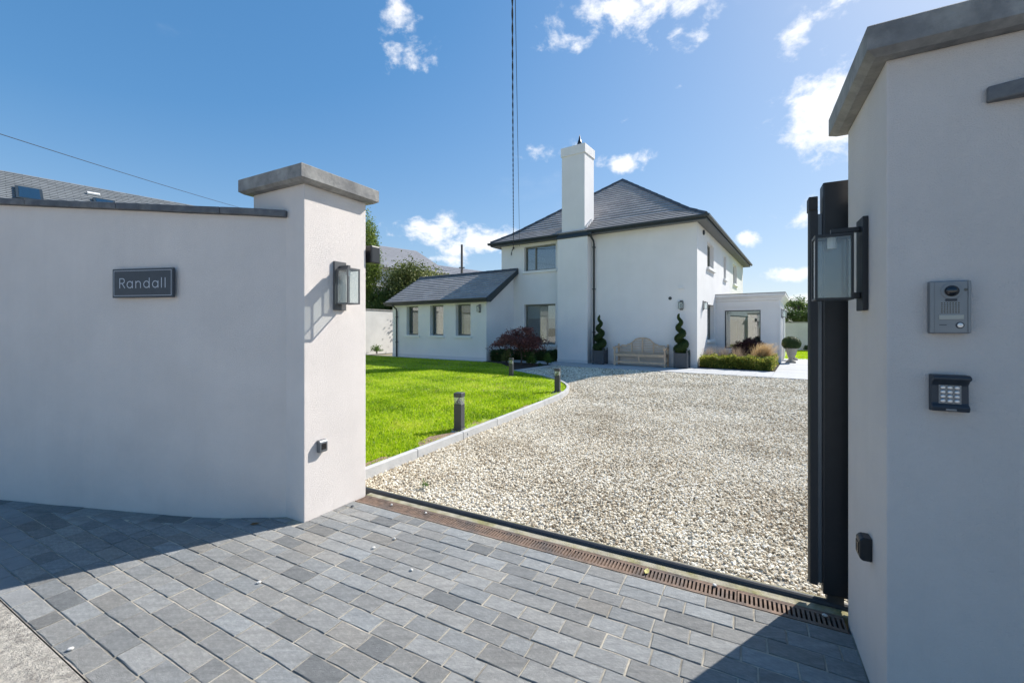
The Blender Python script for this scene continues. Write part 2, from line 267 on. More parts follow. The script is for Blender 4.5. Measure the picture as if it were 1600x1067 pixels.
# ------------------------------------------------------------------ helpers
def link(o, parent=None, loc=None, rz=None):
    COL.objects.link(o)
    if parent: o.parent = parent
    if loc is not None: o.location = loc
    if rz is not None: o.rotation_euler = (0, 0, rz)
    return o
def tag(o, label=None, cat=None, group=None, kind=None):
    if label: o['label'] = label
    if cat: o['category'] = cat
    if group: o['group'] = group
    if kind: o['kind'] = kind
    return o
def thing(name, label, cat, loc=(0, 0, 0), rz=0, group=None):
    e = bpy.data.objects.new(name, None); e.empty_display_size = .1
    link(e, None, loc, rz); return tag(e, label, cat, group)
class MB:
    def __init__(s): s.v = []; s.f = []; s.uv = {}
    def add(s, vs, fs):
        o = len(s.v); s.v += [tuple(v) for v in vs]; s.f += [tuple(i+o for i in f) for f in fs]; return s
    def box(s, x0, x1, y0, y1, z0, z1, M=None):
        vs = [Vector((x, y, z)) for z in (z0, z1) for y in (y0, y1) for x in (x0, x1)]
        if M: vs = [M @ v for v in vs]
        return s.add(vs, [(0, 2, 3, 1), (4, 5, 7, 6), (0, 1, 5, 4), (2, 6, 7, 3), (0, 4, 6, 2), (1, 3, 7, 5)])
    def prism(s, poly, z0, z1):                      # poly counter-clockwise in x,y
        n = len(poly)
        vs = [(p[0], p[1], z0) for p in poly]+[(p[0], p[1], z1) for p in poly]
        return s.add(vs, [tuple(range(n))[::-1], tuple(range(n, 2*n))]+[(i, (i+1) % n, n+(i+1) % n, n+i) for i in range(n)])
    def extr(s, poly, axis, a, b):                   # poly in the two other axes, extruded along axis from a to b
        def mk(p, t): return {'x': (t, p[0], p[1]), 'y': (p[0], t, p[1])}[axis]
        n = len(poly); vs = [mk(p, a) for p in poly]+[mk(p, b) for p in poly]
        return s.add(vs, [tuple(range(n))[::-1], tuple(range(n, 2*n))]+[(i, (i+1) % n, n+(i+1) % n, n+i) for i in range(n)])
    def tube(s, pts, r, n=8, cap=True):
        pts = [Vector(p) for p in pts]; rs = r if isinstance(r, (list, tuple)) else [r]*len(pts); rings = []
        up = Vector((0, 0, 1))
        for i, p in enumerate(pts):
            d = (pts[min(i+1, len(pts)-1)]-pts[max(i-1, 0)]).normalized()
            a = d.cross(up if abs(d.z) < .9 else Vector((1, 0, 0))).normalized(); b = d.cross(a).normalized()
            rings.append([p+(a*math.cos(2*math.pi*k/n)+b*math.sin(2*math.pi*k/n))*rs[i] for k in range(n)])
        vs = [q for rg in rings for q in rg]; fs = []
        for i in range(len(pts)-1):
            for k in range(n): fs.append((i*n+k, i*n+(k+1) % n, (i+1)*n+(k+1) % n, (i+1)*n+k))
        if cap: fs += [tuple(range(n))[::-1], tuple(range((len(pts)-1)*n, len(pts)*n))]
        return s.add(vs, fs)
    def lathe(s, prof, n=16, c=(0, 0, 0), axis='z'):
        vs = []; fs = []
        for r, z in prof:
            for k in range(n):
                a = 2*math.pi*k/n
                q = (r*math.cos(a), r*math.sin(a), z) if axis == 'z' else (r*math.cos(a), -z, r*math.sin(a))
                vs.append((q[0]+c[0], q[1]+c[1], q[2]+c[2]))
        for i in range(len(prof)-1):
            for k in range(n): fs.append((i*n+k, i*n+(k+1) % n, (i+1)*n+(k+1) % n, (i+1)*n+k))
        fs += [tuple(range(n))[::-1], tuple(range((len(prof)-1)*n, len(prof)*n))]
        return s.add(vs, fs)
    def build(s, name, m, parent=None, bevel=0, smooth=False, loc=None, rz=None, kind=None, seg=2):
        me = bpy.data.meshes.new(name); me.from_pydata(s.v, [], s.f); me.update()
        bm = bmesh.new(); bm.from_mesh(me); bmesh.ops.recalc_face_normals(bm, faces=bm.faces)
        if bevel: bmesh.ops.bevel(bm, geom=list(bm.edges), offset=bevel, segments=seg, affect='EDGES', profile=.6, clamp_overlap=True)
        bm.to_mesh(me); bm.free()
        if s.uv:
            ul = me.uv_layers.new(name='UVMap')
            for p in me.polygons:
                for li in p.loop_indices:
                    ul.data[li].uv = s.uv.get(me.loops[li].vertex_index, (0, 0))
        me.materials.append(m)
        if smooth: me.polygons.foreach_set('use_smooth', [True]*len(me.polygons))
        o = bpy.data.objects.new(name, me); link(o, parent, loc, rz)
        if kind: o['kind'] = kind
        return o
def npmesh(name, V, F, m, parent=None, rnd=None, kind=None, smooth=False):
    me = bpy.data.meshes.new(name); k = F.shape[1]
    me.vertices.add(len(V)); me.vertices.foreach_set('co', np.asarray(V, np.float32).ravel())
    me.loops.add(F.size); me.loops.foreach_set('vertex_index', F.astype(np.int32).ravel())
    me.polygons.add(len(F)); me.polygons.foreach_set('loop_start', np.arange(0, F.size, k, dtype=np.int32))
    me.polygons.foreach_set('loop_total', np.full(len(F), k, np.int32)); me.update(calc_edges=True); me.validate()
    if rnd is not None:
        a = me.attributes.new('rnd', 'FLOAT', 'FACE'); a.data.foreach_set('value', np.asarray(rnd, np.float32))
    if smooth: me.polygons.foreach_set('use_smooth', [True]*len(F))
    me.materials.append(m); o = bpy.data.objects.new(name, me); link(o, parent)
    if kind: o['kind'] = kind
    return o
def leaves(name, P, size, m, parent=None, up=.25, aspect=.55, rnd=None, N=None, kind=None):
    """one diamond-shaped leaf at every point of P"""
    n = len(P); P = np.asarray(P, float)
    nor = RNG.normal(size=(n, 3)); nor[:, 2] += up*2
    if N is not None: nor = nor*.55+np.asarray(N)*1.1
    nor /= np.linalg.norm(nor, axis=1)[:, None]
    t = np.cross(nor, RNG.normal(size=(n, 3))); t /= np.linalg.norm(t, axis=1)[:, None]; b = np.cross(nor, t)
    s = (size*RNG.uniform(.6, 1.3, n))[:, None]
    V = np.stack([P-t*s*.5, P+b*s*.5*aspect+nor*s*.06, P+t*s*.5, P-b*s*.5*aspect+nor*s*.06], 1).reshape(-1, 3)
    F = np.arange(4*n).reshape(n, 4)
    if rnd is None: rnd = RNG.random(n)
    return npmesh(name, V, F, m, parent, rnd, kind)
def copy_tree(o, parent=None):
    c = o.copy(); COL.objects.link(c); c.parent = parent
    for ch in list(o.children): copy_tree(ch, c)
    return c
def wall_panel(mb, P, ex, ez, nrm, us, zs, holes, depth):
    """a wall sheet with window openings: face, back and the reveals of every opening; P origin, ex along, nrm outward"""
    U = sorted(set(us+[h[0] for h in holes]+[h[1] for h in holes])); Z = sorted(set(zs+[h[2] for h in holes]+[h[3] for h in holes]))
    def hole(i, j):
        if i < 0 or j < 0 or i >= len(U)-1 or j >= len(Z)-1: return False
        u, z = (U[i]+U[i+1])/2, (Z[j]+Z[j+1])/2
        return any(h[0] < u < h[1] and h[2] < z < h[3] for h in holes)
    pt = lambda u, z, d: P+ex*u+ez*z-nrm*d
    for i in range(len(U)-1):
        for j in range(len(Z)-1):
            u0, u1, z0, z1 = U[i], U[i+1], Z[j], Z[j+1]
            if not hole(i, j):
                mb.add([pt(u0, z0, 0), pt(u1, z0, 0), pt(u1, z1, 0), pt(u0, z1, 0)], [(0, 1, 2, 3)])
                mb.add([pt(u0, z0, depth), pt(u1, z0, depth), pt(u1, z1, depth), pt(u0, z1, depth)], [(3, 2, 1, 0)])
            else:
                for (a, b, nb) in (((u0, z0), (u0, z1), (i-1, j)), ((u1, z0), (u1, z1), (i+1, j)), ((u0, z0), (u1, z0), (i, j-1)), ((u0, z1), (u1, z1), (i, j+1))):
                    if not hole(*nb): mb.add([pt(*a, 0), pt(*b, 0), pt(*b, depth), pt(*a, depth)], [(0, 1, 2, 3)])
def chaikin(pts, n=2):
    for _ in range(n):
        q = [pts[0]]
        for a, b in zip(pts[:-1], pts[1:]):
            q += [tuple(.75*x+.25*y for x, y in zip(a, b)), tuple(.25*x+.75*y for x, y in zip(a, b))]
        pts = q+[pts[-1]]
    return pts
def inside(P, poly):
    x, y = P[:, 0], P[:, 1]; r = np.zeros(len(P), bool); n = len(poly)
    for i in range(n):
        x1, y1 = poly[i][:2]; x2, y2 = poly[(i+1) % n][:2]
        c = ((y1 > y) != (y2 > y)) & (x < (x2-x1)*(y-y1)/((y2-y1) if y2 != y1 else 1e-9)+x1); r ^= c
    return r
def sheet(name, poly, z, m, kind='structure', parent=None):
    mb = MB(); mb.add([(p[0], p[1], z) for p in poly], [tuple(range(len(poly)))]); return mb.build(name, m, parent, kind=kind)

# ------------------------------------------------------------------ ground, footpath, paving
mb = MB(); mb.add([(-600, -600, -.09), (600, -600, -.09), (600, 600, -.09), (-600, 600, -.09)], [(0, 1, 2, 3)])
mb.build('ground', mat('rough_ground', (.26, .23, .16), .95, var=.3, vscale=.4), kind='structure')
fp = [G(-9, -6), G(14, -6), G(14, -1.892), G(-9, -1.892)]
sheet('footpath', fp, -.006, M_FOOT)
road = [G(-40, -30), G(40, -30), G(40, -6.05), G(-40, -6.05)]
sheet('road', road, -.08, mat('pale_road_surface', (.46, .415, .35), .9, var=.2, vscale=30))  # unseen road, its paleness chosen to bounce warm light onto the shaded walls
# boundary wall line (left) and its mirror on the right: front faces in plan
LW = chaikin([(-1.665, 3.195), (-1.95, 3.172), (-2.25, 3.178), (-2.6, 3.225), (-3.05, 3.311), (-3.6, 3.405), (-4.19, 3.517), (-5.4, 3.75), (-7.0, 4.05), (-9.5, 4.5)], 2)
q0 = G(3.228+.253, -.63)
RW = chaikin([tuple(q0[:2])]+[tuple(G(*p)[:2]) for p in ((3.8, -.72), (4.2, -.9), (4.7, -1.1), (5.4, -1.35), (7.0, -1.85), (9.5, -2.6))], 2)
gm = Matrix.Rotation(-GA, 3, 'Z')
def toG(p): q = gm @ (Vector((p[0], p[1], 0))-GO); return (q.x, q.y)
LWg = [toG(p) for p in LW]; RWg = [toG(p) for p in RW]
pav = MB()
pav_poly = [(-.0, -.13), (3.228, -.13), (3.228, -.65), RWg[0]]+[p for p in RWg if p[1] > -1.895]+[(7.2, -1.888), (-3.5, -1.888)]+[p for p in LWg[::-1] if p[1] > -1.895]+[(-.22, -.575), (-.0, -.575)]
PW = [G(*p) for p in pav_poly]
paving = sheet('paving', PW[::-1], -.0042, M_SAND)
# setts: one mesh per variant, a shared unit block scaled to each sett's size
def sett_outline(rr, w, h):
    """slightly ragged outline of a hand cut sett, counter-clockwise"""
    x, y = w/2, h/2; q = [(-x, -y), (-x*.3, -y), (x*.35, -y), (x, -y), (x, 0), (x, y), (x*.3, y), (-x*.35, y), (-x, y), (-x, 0)]
    return [(p[0]+rr.uniform(-.007, .007)*(w/1), p[1]+rr.uniform(-.016, .016)*(h/1)) for p in q]
def block(poly, ztop, zlow, inset, rr, tilt=.0):
    """solid block with a worn upper edge; poly in plan"""
    n = len(poly); cx, cy = sum(p[0] for p in poly)/n, sum(p[1] for p in poly)/n
    def ins(p): 
        d = Vector((cx-p[0], cy-p[1])); L = d.length or 1; return (p[0]+d.x/L*inset, p[1]+d.y/L*inset)
    V = [(p[0], p[1], zlow) for p in poly]+[(p[0], p[1], ztop-inset*.55+rr.uniform(-.0006, .0006)) for p in poly]+[(*ins(p), ztop+rr.uniform(-.0008, .0008)) for p in poly]
    F = [tuple(range(2*n, 3*n))]
    for k in (0, n):
        for i in range(n): F.append((k+i, k+(i+1) % n, k+n+(i+1) % n, k+n+i))
    return V, F
def sett_mesh(k):
    rr = random.Random(k); V, F = block([(p[0], p[1]) for p in sett_outline(rr, .21, .104)], .02, -.02, .0042, rr)
    me = bpy.data.meshes.new('paver'); me.from_pydata([(v[0]/.21, v[1]/.104, v[2]/.04) for v in V], [], F); me.update(); me.materials.append(M_PAVER); return me
SETT = [sett_mesh(k) for k in range(14)]
paver_far = MB()
def wall_u(x, W):             # how far the paving runs towards the street wall at x
    for a, b in zip(W[:-1], W[1:]):
        if min(a[0], b[0]) <= x <= max(a[0], b[0]) and a[0] != b[0]: return a[1]+(b[1]-a[1])*(x-a[0])/(b[0]-a[0])
    return None
LEFT_BORDER = .122
npav = 0; rp = random.Random(5)
def top_limit(x):             # upper (gate side) limit of the paving in gate coordinates
    if 0 < x < 3.228: return -.13
    if x <= 0:
        if x > -.2: return -.58
        w_ = wall_u(x, LWg); return (w_ if w_ is not None else -9)-(LEFT_BORDER if x < BORDER_X else .006)
    if x < 3.48: return -.655
    w_ = wall_u(x, RWg); return w_ if w_ is not None else -9
def clip(poly, a, b):           # keep the part of poly to the right of the directed line a-b
    out = []; f = lambda p: (b[0]-a[0])*(p[1]-a[1])-(b[1]-a[1])*(p[0]-a[0])
    for i in range(len(poly)):
        p, q = poly[i], poly[(i+1) % len(poly)]; fp_, fq = f(p), f(q)
        if fp_ <= 0: out.append(p)
        if fp_*fq < 0: t = fp_/(fp_-fq); out.append((p[0]+(q[0]-p[0])*t, p[1]+(q[1]-p[1])*t))
    return out
def area(P): return abs(sum(P[i][0]*P[(i+1) % len(P)][1]-P[(i+1) % len(P)][0]*P[i][1] for i in range(len(P))))/2
def put_sett(x0, x1, y0, y1, ang=0, at=None, poly=None):
    global npav
    cx, cy = (x0+x1)/2, (y0+y1)/2
    W = G(cx, cy) if at is None else at
    vis = W.y > 1.5 and abs(W.x) < 1.25*W.y+.3
    rz = GA+ang
    if vis and npav < 299:
        npav += 1
        if poly is None:
            o = bpy.data.objects.new('paver', SETT[rp.randrange(14)]); link(o, paving); o.scale = (x1-x0, y1-y0, .04)
            rz += rp.uniform(-.005, .005)+(math.pi if rp.random() < .5 else 0)
        else:
            V, F = block([(p[0]-cx, p[1]-cy) for p in poly], .02, -.02, .0042, rp); me = bpy.data.meshes.new('paver'); me.from_pydata(V, [], F); me.update(); me.materials.append(M_PAVER)
            o = bpy.data.objects.new('paver', me); link(o, paving)
        o.location = (W.x, W.y, -.02+rp.uniform(-.0022, .001)); o.rotation_euler = (rp.uniform(-.008, .008), rp.uniform(-.008, .008), rz)
    else:
        M = Matrix.Translation((W.x, W.y, 0)) @ Matrix.Rotation(rz, 4, 'Z')
        P = [(p[0]-cx, p[1]-cy) for p in poly] if poly else [(-(x1-x0)/2, -(y1-y0)/2), ((x1-x0)/2, -(y1-y0)/2), ((x1-x0)/2, (y1-y0)/2), (-(x1-x0)/2, (y1-y0)/2)]
        V, F = block(P, -.001, -.04, .004, rp); paver_far.add([M @ Vector(v) for v in V], F)
BORDER_X = -.66
CW = .1031; row = 0; y = -.134
setts = []
while y-CW > -1.90:
    x = -4.6+rp.uniform(0, .2); y1 = y; y0 = y-CW
    while x < 7.0:
        Lh = rp.choice([.198, .203, .207, .21, .214, .22, .205, .21, .16, .12]); x1 = x+Lh
        a, b = x+.0031, x1-.0036
        if a < 0 < b and y1 > -.59:
            if b > .06: a = .004
            else: x = x1; continue
        if a < 3.228 < b and y1 > -.66: b = 3.223
        if b-a > .03:
            la, lb = top_limit(a+.001), top_limit(b-.001); bot, top = y0+.0032, y1-.0032
            if min(la, lb) >= top+.002: setts.append((a, b, bot, top, None))
            elif max(la, lb) > bot+.02:
                pc = clip([(a, bot), (b, bot), (b, top), (a, top)], (a, la-.004), (b, lb-.004))
                if len(pc) > 2 and area(pc) > .0012: setts.append((a, b, bot, top, pc))
        x = x1
    y -= CW; row += 1
setts.sort(key=lambda q: abs(G((q[0]+q[1])/2, (q[2]+q[3])/2).x)/max(.3, G((q[0]+q[1])/2, (q[2]+q[3])/2).y))
# stretcher course that follows the foot of the left wall
acc_l = 0; seg = []
for a, b in zip(LWg[:-1], LWg[1:]): seg.append((a, b, math.dist(a, b)))
def along(W, d):
    for a, b in zip(W[:-1], W[1:]):
        L = math.dist(a, b)
        if d <= L: t = d/L; return (a[0]+(b[0]-a[0])*t, a[1]+(b[1]-a[1])*t), math.atan2(b[1]-a[1], b[0]-a[0])
        d -= L
    return W[-1], 0
d = .47
while d < 3.6:
    Lh = rp.uniform(.225, .265); p, an = along(LWg, d+Lh/2)
    nx, ny = -math.sin(an), math.cos(an)
    if ny > 0: nx, ny = -nx, -ny
    cx, cy = p[0]+nx*.062, p[1]+ny*.062
    put_sett(-Lh/2+.004, Lh/2-.004, -.056, .056, an, G(cx, cy)); d += Lh
for s in setts: put_sett(*s[:4], poly=s[4])
if paver_far.v: paver_far.build('outlying_pavers', M_PAVFIELD, paving, kind='stuff')

# drain channel, concrete strip and gate track across the opening
dr = thing('drain_channel', 'long rusty slotted drain grating across the gateway', 'drain', G(0, -.13), GA)
mb = MB().box(.012, 3.216, .003, .012, -.06, -.001).box(.012, 3.216, .122, .131, -.06, -.001); mb.build('channel_edge', M_RUST, dr)
MB().box(.012, 3.216, .012, .122, -.075, -.055).build('channel_bed', M_DARKPIT, dr)
for k in range(7):
    x0 = .016+k*.4575; x1 = x0+.452; mb = MB()
    mb.box(x0, x1, .0135, .026, -.022, -.002).box(x0, x1, .108, .1205, -.022, -.002)
    mb.box(x0, x0+.008, .026, .108, -.022, -.002).box(x1-.008, x1, .026, .108, -.022, -.002)
    nb = 22
    for i in range(1, nb): 
        xx = x0+.004+(x1-x0-.008)*i/nb; mb.box(xx-.0052, xx+.0052, .026, .108, -.02, -.0028)
    mb.build('grating', M_RUST, dr)
mb = MB().prism([tuple(G(*p)[:2]) for p in ((0.0, .002), (3.26, .002), (3.26, .058), (-.0, .058))], -.06, .0)
mb.build('concrete_strip', M_STRIP, kind='structure')
gt = thing('gate_track', 'dark steel sliding gate track beside the gravel', 'track', G(0, .06), GA)
prof = [(.0, -.04), (.0, .006), (.008, .016), (.018, .022), (.03, .022), (.04, .014), (.05, -.005), (.05, -.04)]
MB().extr(prof[::-1], 'x', -.12, 7.0).build('rail', M_RAIL, gt, smooth=False)
MB().box(-.12, 7.0, .05, .075, -.04, .004).build('rail_base', M_STRIP, gt)

# ------------------------------------------------------------------ gravel drive
K1 = [(-.30, .14), (-.31, 1.5), (-.33, 3.0), (-.35, 4.4), (-.38, 5.3), (-.47, 6.0), (-.72, 6.75), (-1.2, 7.5), (-1.95, 8.3), (-2.7, 8.75)]
Kc = chaikin(K1, 2)
kerb_w = [G(*p)[:2] for p in Kc]+[tuple(Hh(-4.4, -4.75)[:2])]
bed_w = [tuple(Hh(-4.4, -4.75)[:2]), tuple(Hh(-4.36, -3.4)[:2]), tuple(Hh(-4.34, -2.0)[:2])]
grav = [tuple(p) for p in kerb_w]+bed_w[1:]+[tuple(Hh(-4.34, -1.87)[:2]), tuple(Hh(10, -1.87)[:2]), tuple(G(9.5, 6)[:2]), tuple(G(9.5, .137)[:2])]
gm_mb = MB(); gm_mb.add([(p[0], p[1], -.02) for p in grav], [tuple(range(len(grav)))])
gbase = gm_mb.build('gravel_drive', M_GRAVBED, kind='structure')
# loose chippings: points scattered over the drive, dense near the gate and thinning where they are too small to see
def scatter_points():
    xs = []
    def zone(umin, umax, dens, sc):
        a = (9.9)*(umax-umin); n = int(a*dens); p = np.c_[RNG.uniform(-.4-(3.2 if umax > 6 else 0), 9.5, n), RNG.uniform(umin, umax, n)]
        c, s = math.cos(GA), math.sin(GA); W = np.c_[GO.x+p[:, 0]*c-p[:, 1]*s, GO.y+p[:, 0]*s+p[:, 1]*c]
        k = inside(W, grav) & (W[:, 1] > .5) & (W[:, 0] < 1.25*W[:, 1]+1.0)
        W = W[k]; xs.append(np.c_[W, np.full(len(W), 1.0), np.full(len(W), sc)])
    zone(.135, 2.5, 5600, 1.0); zone(2.5, 5, 4300, 1.1); zone(5, 9, 1900, 1.45); zone(9, 16, 850, 2.0)
    return np.vstack(xs)
SP = scatter_points()
me = bpy.data.meshes.new('gravel'); me.vertices.add(len(SP))
zz = RNG.uniform(-.022, -.002, len(SP))+.012*np.sin(SP[:, 0]*1.9+SP[:, 1]*.7)*np.sin(SP[:, 1]*1.3-SP[:, 0]*.4)*.7
me.vertices.foreach_set('co', np.c_[SP[:, :2], zz].astype(np.float32).ravel())
at = me.attributes.new('sz', 'FLOAT', 'POINT'); at.data.foreach_set('value', SP[:, 3].astype(np.float32)); me.update()
gravel = bpy.data.objects.new('gravel', me); link(gravel); tag(gravel, 'pale cream limestone chippings covering the drive', 'gravel', kind='stuff')
def gn_scatter(obj, base_r, mtl):
    ng = bpy.data.node_groups.new('chippings', 'GeometryNodeTree')
    ng.interface.new_socket('Geometry', in_out='INPUT', socket_type='NodeSocketGeometry'); ng.interface.new_socket('Geometry', in_out='OUTPUT', socket_type='NodeSocketGeometry')
    N = ng.nodes; L = ng.links; gi = N.new('NodeGroupInput'); go = N.new('NodeGroupOutput')
    mp = N.new('GeometryNodeMeshToPoints'); L.new(gi.outputs[0], mp.inputs[0])
    ico = N.new('GeometryNodeMeshIcoSphere'); ico.inputs['Radius'].default_value = base_r; ico.inputs['Subdivisions'].default_value = 1
    sm = N.new('GeometryNodeSetMaterial'); sm.inputs['Material'].default_value = mtl; L.new(ico.outputs[0], sm.inputs[0])
    ip = N.new('GeometryNodeInstanceOnPoints'); L.new(mp.outputs[0], ip.inputs['Points']); L.new(sm.outputs[0], ip.inputs['Instance'])
    rr = N.new('FunctionNodeRandomValue'); rr.data_type = 'FLOAT_VECTOR'; rr.inputs[1].default_value = (.4, .4, 6.28); rr.inputs[0].default_value = (-.4, -.4, 0)
    L.new(rr.outputs[0], ip.inputs['Rotation'])
    rs = N.new('FunctionNodeRandomValue'); rs.data_type = 'FLOAT_VECTOR'; rs.inputs[0].default_value = (.7, .5, .38); rs.inputs[1].default_value = (1.5, 1.15, .85); rs.inputs['Seed'].default_value = 4
    na = N.new('GeometryNodeInputNamedAttribute'); na.data_type = 'FLOAT'; na.inputs[0].default_value = 'sz'
    vm = N.new('ShaderNodeVectorMath'); vm.operation = 'SCALE'; L.new(rs.outputs[0], vm.inputs[0]); L.new(na.outputs[0], vm.inputs['Scale'])
    L.new(vm.outputs[0], ip.inputs['Scale'])
    rc = N.new('FunctionNodeRandomValue'); rc.data_type = 'FLOAT'; rc.inputs['Seed'].default_value = 9
    st = N.new('GeometryNodeStoreNamedAttribute'); st.data_type = 'FLOAT'; st.domain = 'INSTANCE'; st.inputs['Name'].default_value = 'chip'
    ps = N.new('GeometryNodeInputPosition'); nz_ = N.new('ShaderNodeTexNoise'); nz_.inputs['Scale'].default_value = 1.1; nz_.inputs['Detail'].default_value = 5; L.new(ps.outputs[0], nz_.inputs['Vector'])
    mm = N.new('ShaderNodeMath'); mm.operation = 'MULTIPLY_ADD'; mm.inputs[1].default_value = .9; mm.inputs[2].default_value = -.45; L.new(nz_.outputs[0], mm.inputs[0])
    ad = N.new('ShaderNodeMath'); ad.operation = 'ADD'; L.new(mm.outputs[0], ad.inputs[0]); L.new(rc.outputs[1], ad.inputs[1])
    L.new(ip.outputs[0], st.inputs[0]); L.new(ad.outputs[0], st.inputs['Value']); L.new(st.outputs[0], go.inputs[0])
    md = obj.modifiers.new('chippings', 'NODES'); md.node_group = ng
gn_scatter(gravel, .0102, M_STONE)

# ------------------------------------------------------------------ lawn, kerb
lawn_poly = [(p[0]-.06, p[1]) for p in kerb_w]+[tuple(Hh(-5.2, -3.9)[:2]), tuple(Hh(-6.2, -3.0)[:2]), tuple(Hh(-7.1, -2.62)[:2]), tuple(Hh(-14.6, -2.62)[:2]), tuple(G(-14.9, 12)[:2]), tuple(G(-14.9, .3)[:2]), tuple(G(-1.2, .15)[:2])]
mb = MB(); mb.prism(lawn_poly, -.08, .055); lawn = mb.build('lawn', M_LAWN, kind='structure')
def blades(name, P, z0, hgt, wid, m, rnd, label):
    n = len(P); ang = RNG.uniform(0, 6.283, n); lean = RNG.normal(0, .32, (n, 2))
    h = hgt*RNG.uniform(.55, 1.25, n); wv_ = np.c_[np.cos(ang), np.sin(ang)]*(wid*RNG.uniform(.6, 1.3, n))[:, None]*.5
    base = np.c_[P, np.full(n, z0)]
    A = base.copy(); A[:, :2] -= wv_; B = base.copy(); B[:, :2] += wv_
    mid = base.copy(); mid[:, 2] += h*.6; mid[:, :2] += lean*h[:, None]*.35
    C_ = mid.copy(); C_[:, :2] += wv_*.75; D_ = mid.copy(); D_[:, :2] -= wv_*.75
    T = base.copy(); T[:, 2] += h*.95; T[:, :2] += lean*h[:, None]*1.15
    V = np.stack([A, B, C_, D_, T], 1).reshape(-1, 3); o = np.arange(n)[:, None]*5
    F = np.vstack([o+np.array([[0, 1, 2]]), o+np.array([[0, 2, 3]]), o+np.array([[3, 2, 4]])])
    ob = npmesh(name, V, F, m, None, np.tile(rnd, 3), 'stuff'); tag(ob, label, 'grass'); return ob
def grass_pts():
    out = []
    for y0, y1, dens in ((2.5, 6, 6000), (6, 9, 3800), (9, 14, 1900), (14, 24, 900)):
        xa, xb = -.58*y1-1.2, 2.2; n = int((xb-xa)*(y1-y0)*dens)
        P = np.c_[RNG.uniform(xa, xb, n), RNG.uniform(y0, y1, n)]
        k = inside(P, lawn_poly) & (P[:, 0] > -.5*P[:, 1]-.8); P = P[k]; out.append(np.c_[P, np.full(len(P), math.sqrt(6000/dens))])
    return np.vstack(out)
GP = grass_pts()
patch = .5+.28*np.sin(GP[:, 0]*2.1+GP[:, 1]*1.3)*np.sin(GP[:, 1]*1.7-GP[:, 0]*.8)+.18*np.sin(GP[:, 0]*6.3+1)*np.sin(GP[:, 1]*5.1)
kd = np.min(np.stack([np.hypot(GP[:, 0]-p[0], GP[:, 1]-p[1]) for p in [kerb_w[i] for i in range(0, len(kerb_w), 1)]]+[np.full(len(GP), 9.)]), 0)
keep = ~((RNG.random(len(GP)) < .88) & (np.sin(GP[:, 1]*2.3+.9) > .25) & (kd < .26))
SOIL = [[G(*p)[:2] for p in q] for q in (((-.40, 1.15), (-.40, 1.95), (-.50, 1.9), (-.62, 1.6), (-.55, 1.3)), ((-.42, 3.6), (-.42, 4.3), (-.52, 4.1), (-.50, 3.8)), ((-.40, .25), (-.40, .8), (-.52, .7), (-.50, .4)))]
for q in SOIL: keep &= ~(inside(GP[:, :2], q) & (RNG.random(len(GP)) < .93))
GP, patch = GP[keep], patch[keep]
rn = np.clip(patch*.8+RNG.normal(.06, .24, len(GP)), 0, 1)
blades('grass', GP[:, :2],   .052, .036*(.9+.12*GP[:, 2].mean()), .0075*1.4, M_GRASS, rn, 'short bright green lawn grass beside the drive')

M_BARE = mat('dry_bare_soil', (.30, .21, .14), .95, var=.35, vscale=25, bump=1.0, bscale=70, bdist=.02)
for q in SOIL: sheet('bare_soil', [tuple(p) for p in q], .0595, M_BARE)
kerb = thing('kerb', None, None); kerb['kind'] = 'structure'
def kerb_line(path, L0, top, wid, off=-.5):
    P = [Vector((p[0], p[1], 0)) for p in path]; tot = [0]
    for a, b in zip(P[:-1], P[1:]): tot.append(tot[-1]+(b-a).length)
    def at_(d):
        d = min(max(d, 0), tot[-1])
        for i in range(len(P)-1):
            if d <= tot[i+1]+1e-9: return P[i].lerp(P[i+1], (d-tot[i])/max(1e-9, tot[i+1]-tot[i]))
        return P[-1]
    n = max(1, round(tot[-1]/L0)); Ls = tot[-1]/n
    for k in range(n):
        a, b = at_(k*Ls), at_((k+1)*Ls); m_ = at_((k+.5)*Ls)
        if k > 0: a = a.lerp(b, .003/ (b-a).length)
        mb = MB(); left = []; right = []
        for q0_, q1_, q in ((a, m_, a), (a, b, m_), (m_, b, b)):
            t = (q1_-q0_).normalized(); nn = Vector((-t.y, t.x, 0)); left.append(q+nn*wid); right.append(q)
        vs = []
        for i in range(3):
            for q in (right[i], left[i]): vs += [(q.x, q.y, -.09), (q.x, q.y, top)]
        fs = []
        for i in range(2):
            o, p_ = i*4, (i+1)*4
            fs += [(o, p_, p_+1, o+1), (o+2, o+3, p_+3, p_+2), (o+1, p_+1, p_+3, o+3), (o, o+2, p_+2, p_)]
        fs += [(0, 1, 3, 2), (8, 10, 11, 9)]
        mb.add(vs, fs); mb.build('kerb_stone', M_KERB, kerb, bevel=.006, seg=1)
kerb_line(kerb_w[:sum(1 for p in Kc if p[1] < 5.2)+1], .9, .088, .062)
kerb_line(kerb_w[sum(1 for p in Kc if p[1] < 5.2):], .45, .086, .062)
kerb_line(bed_w, .9, .075, .06)

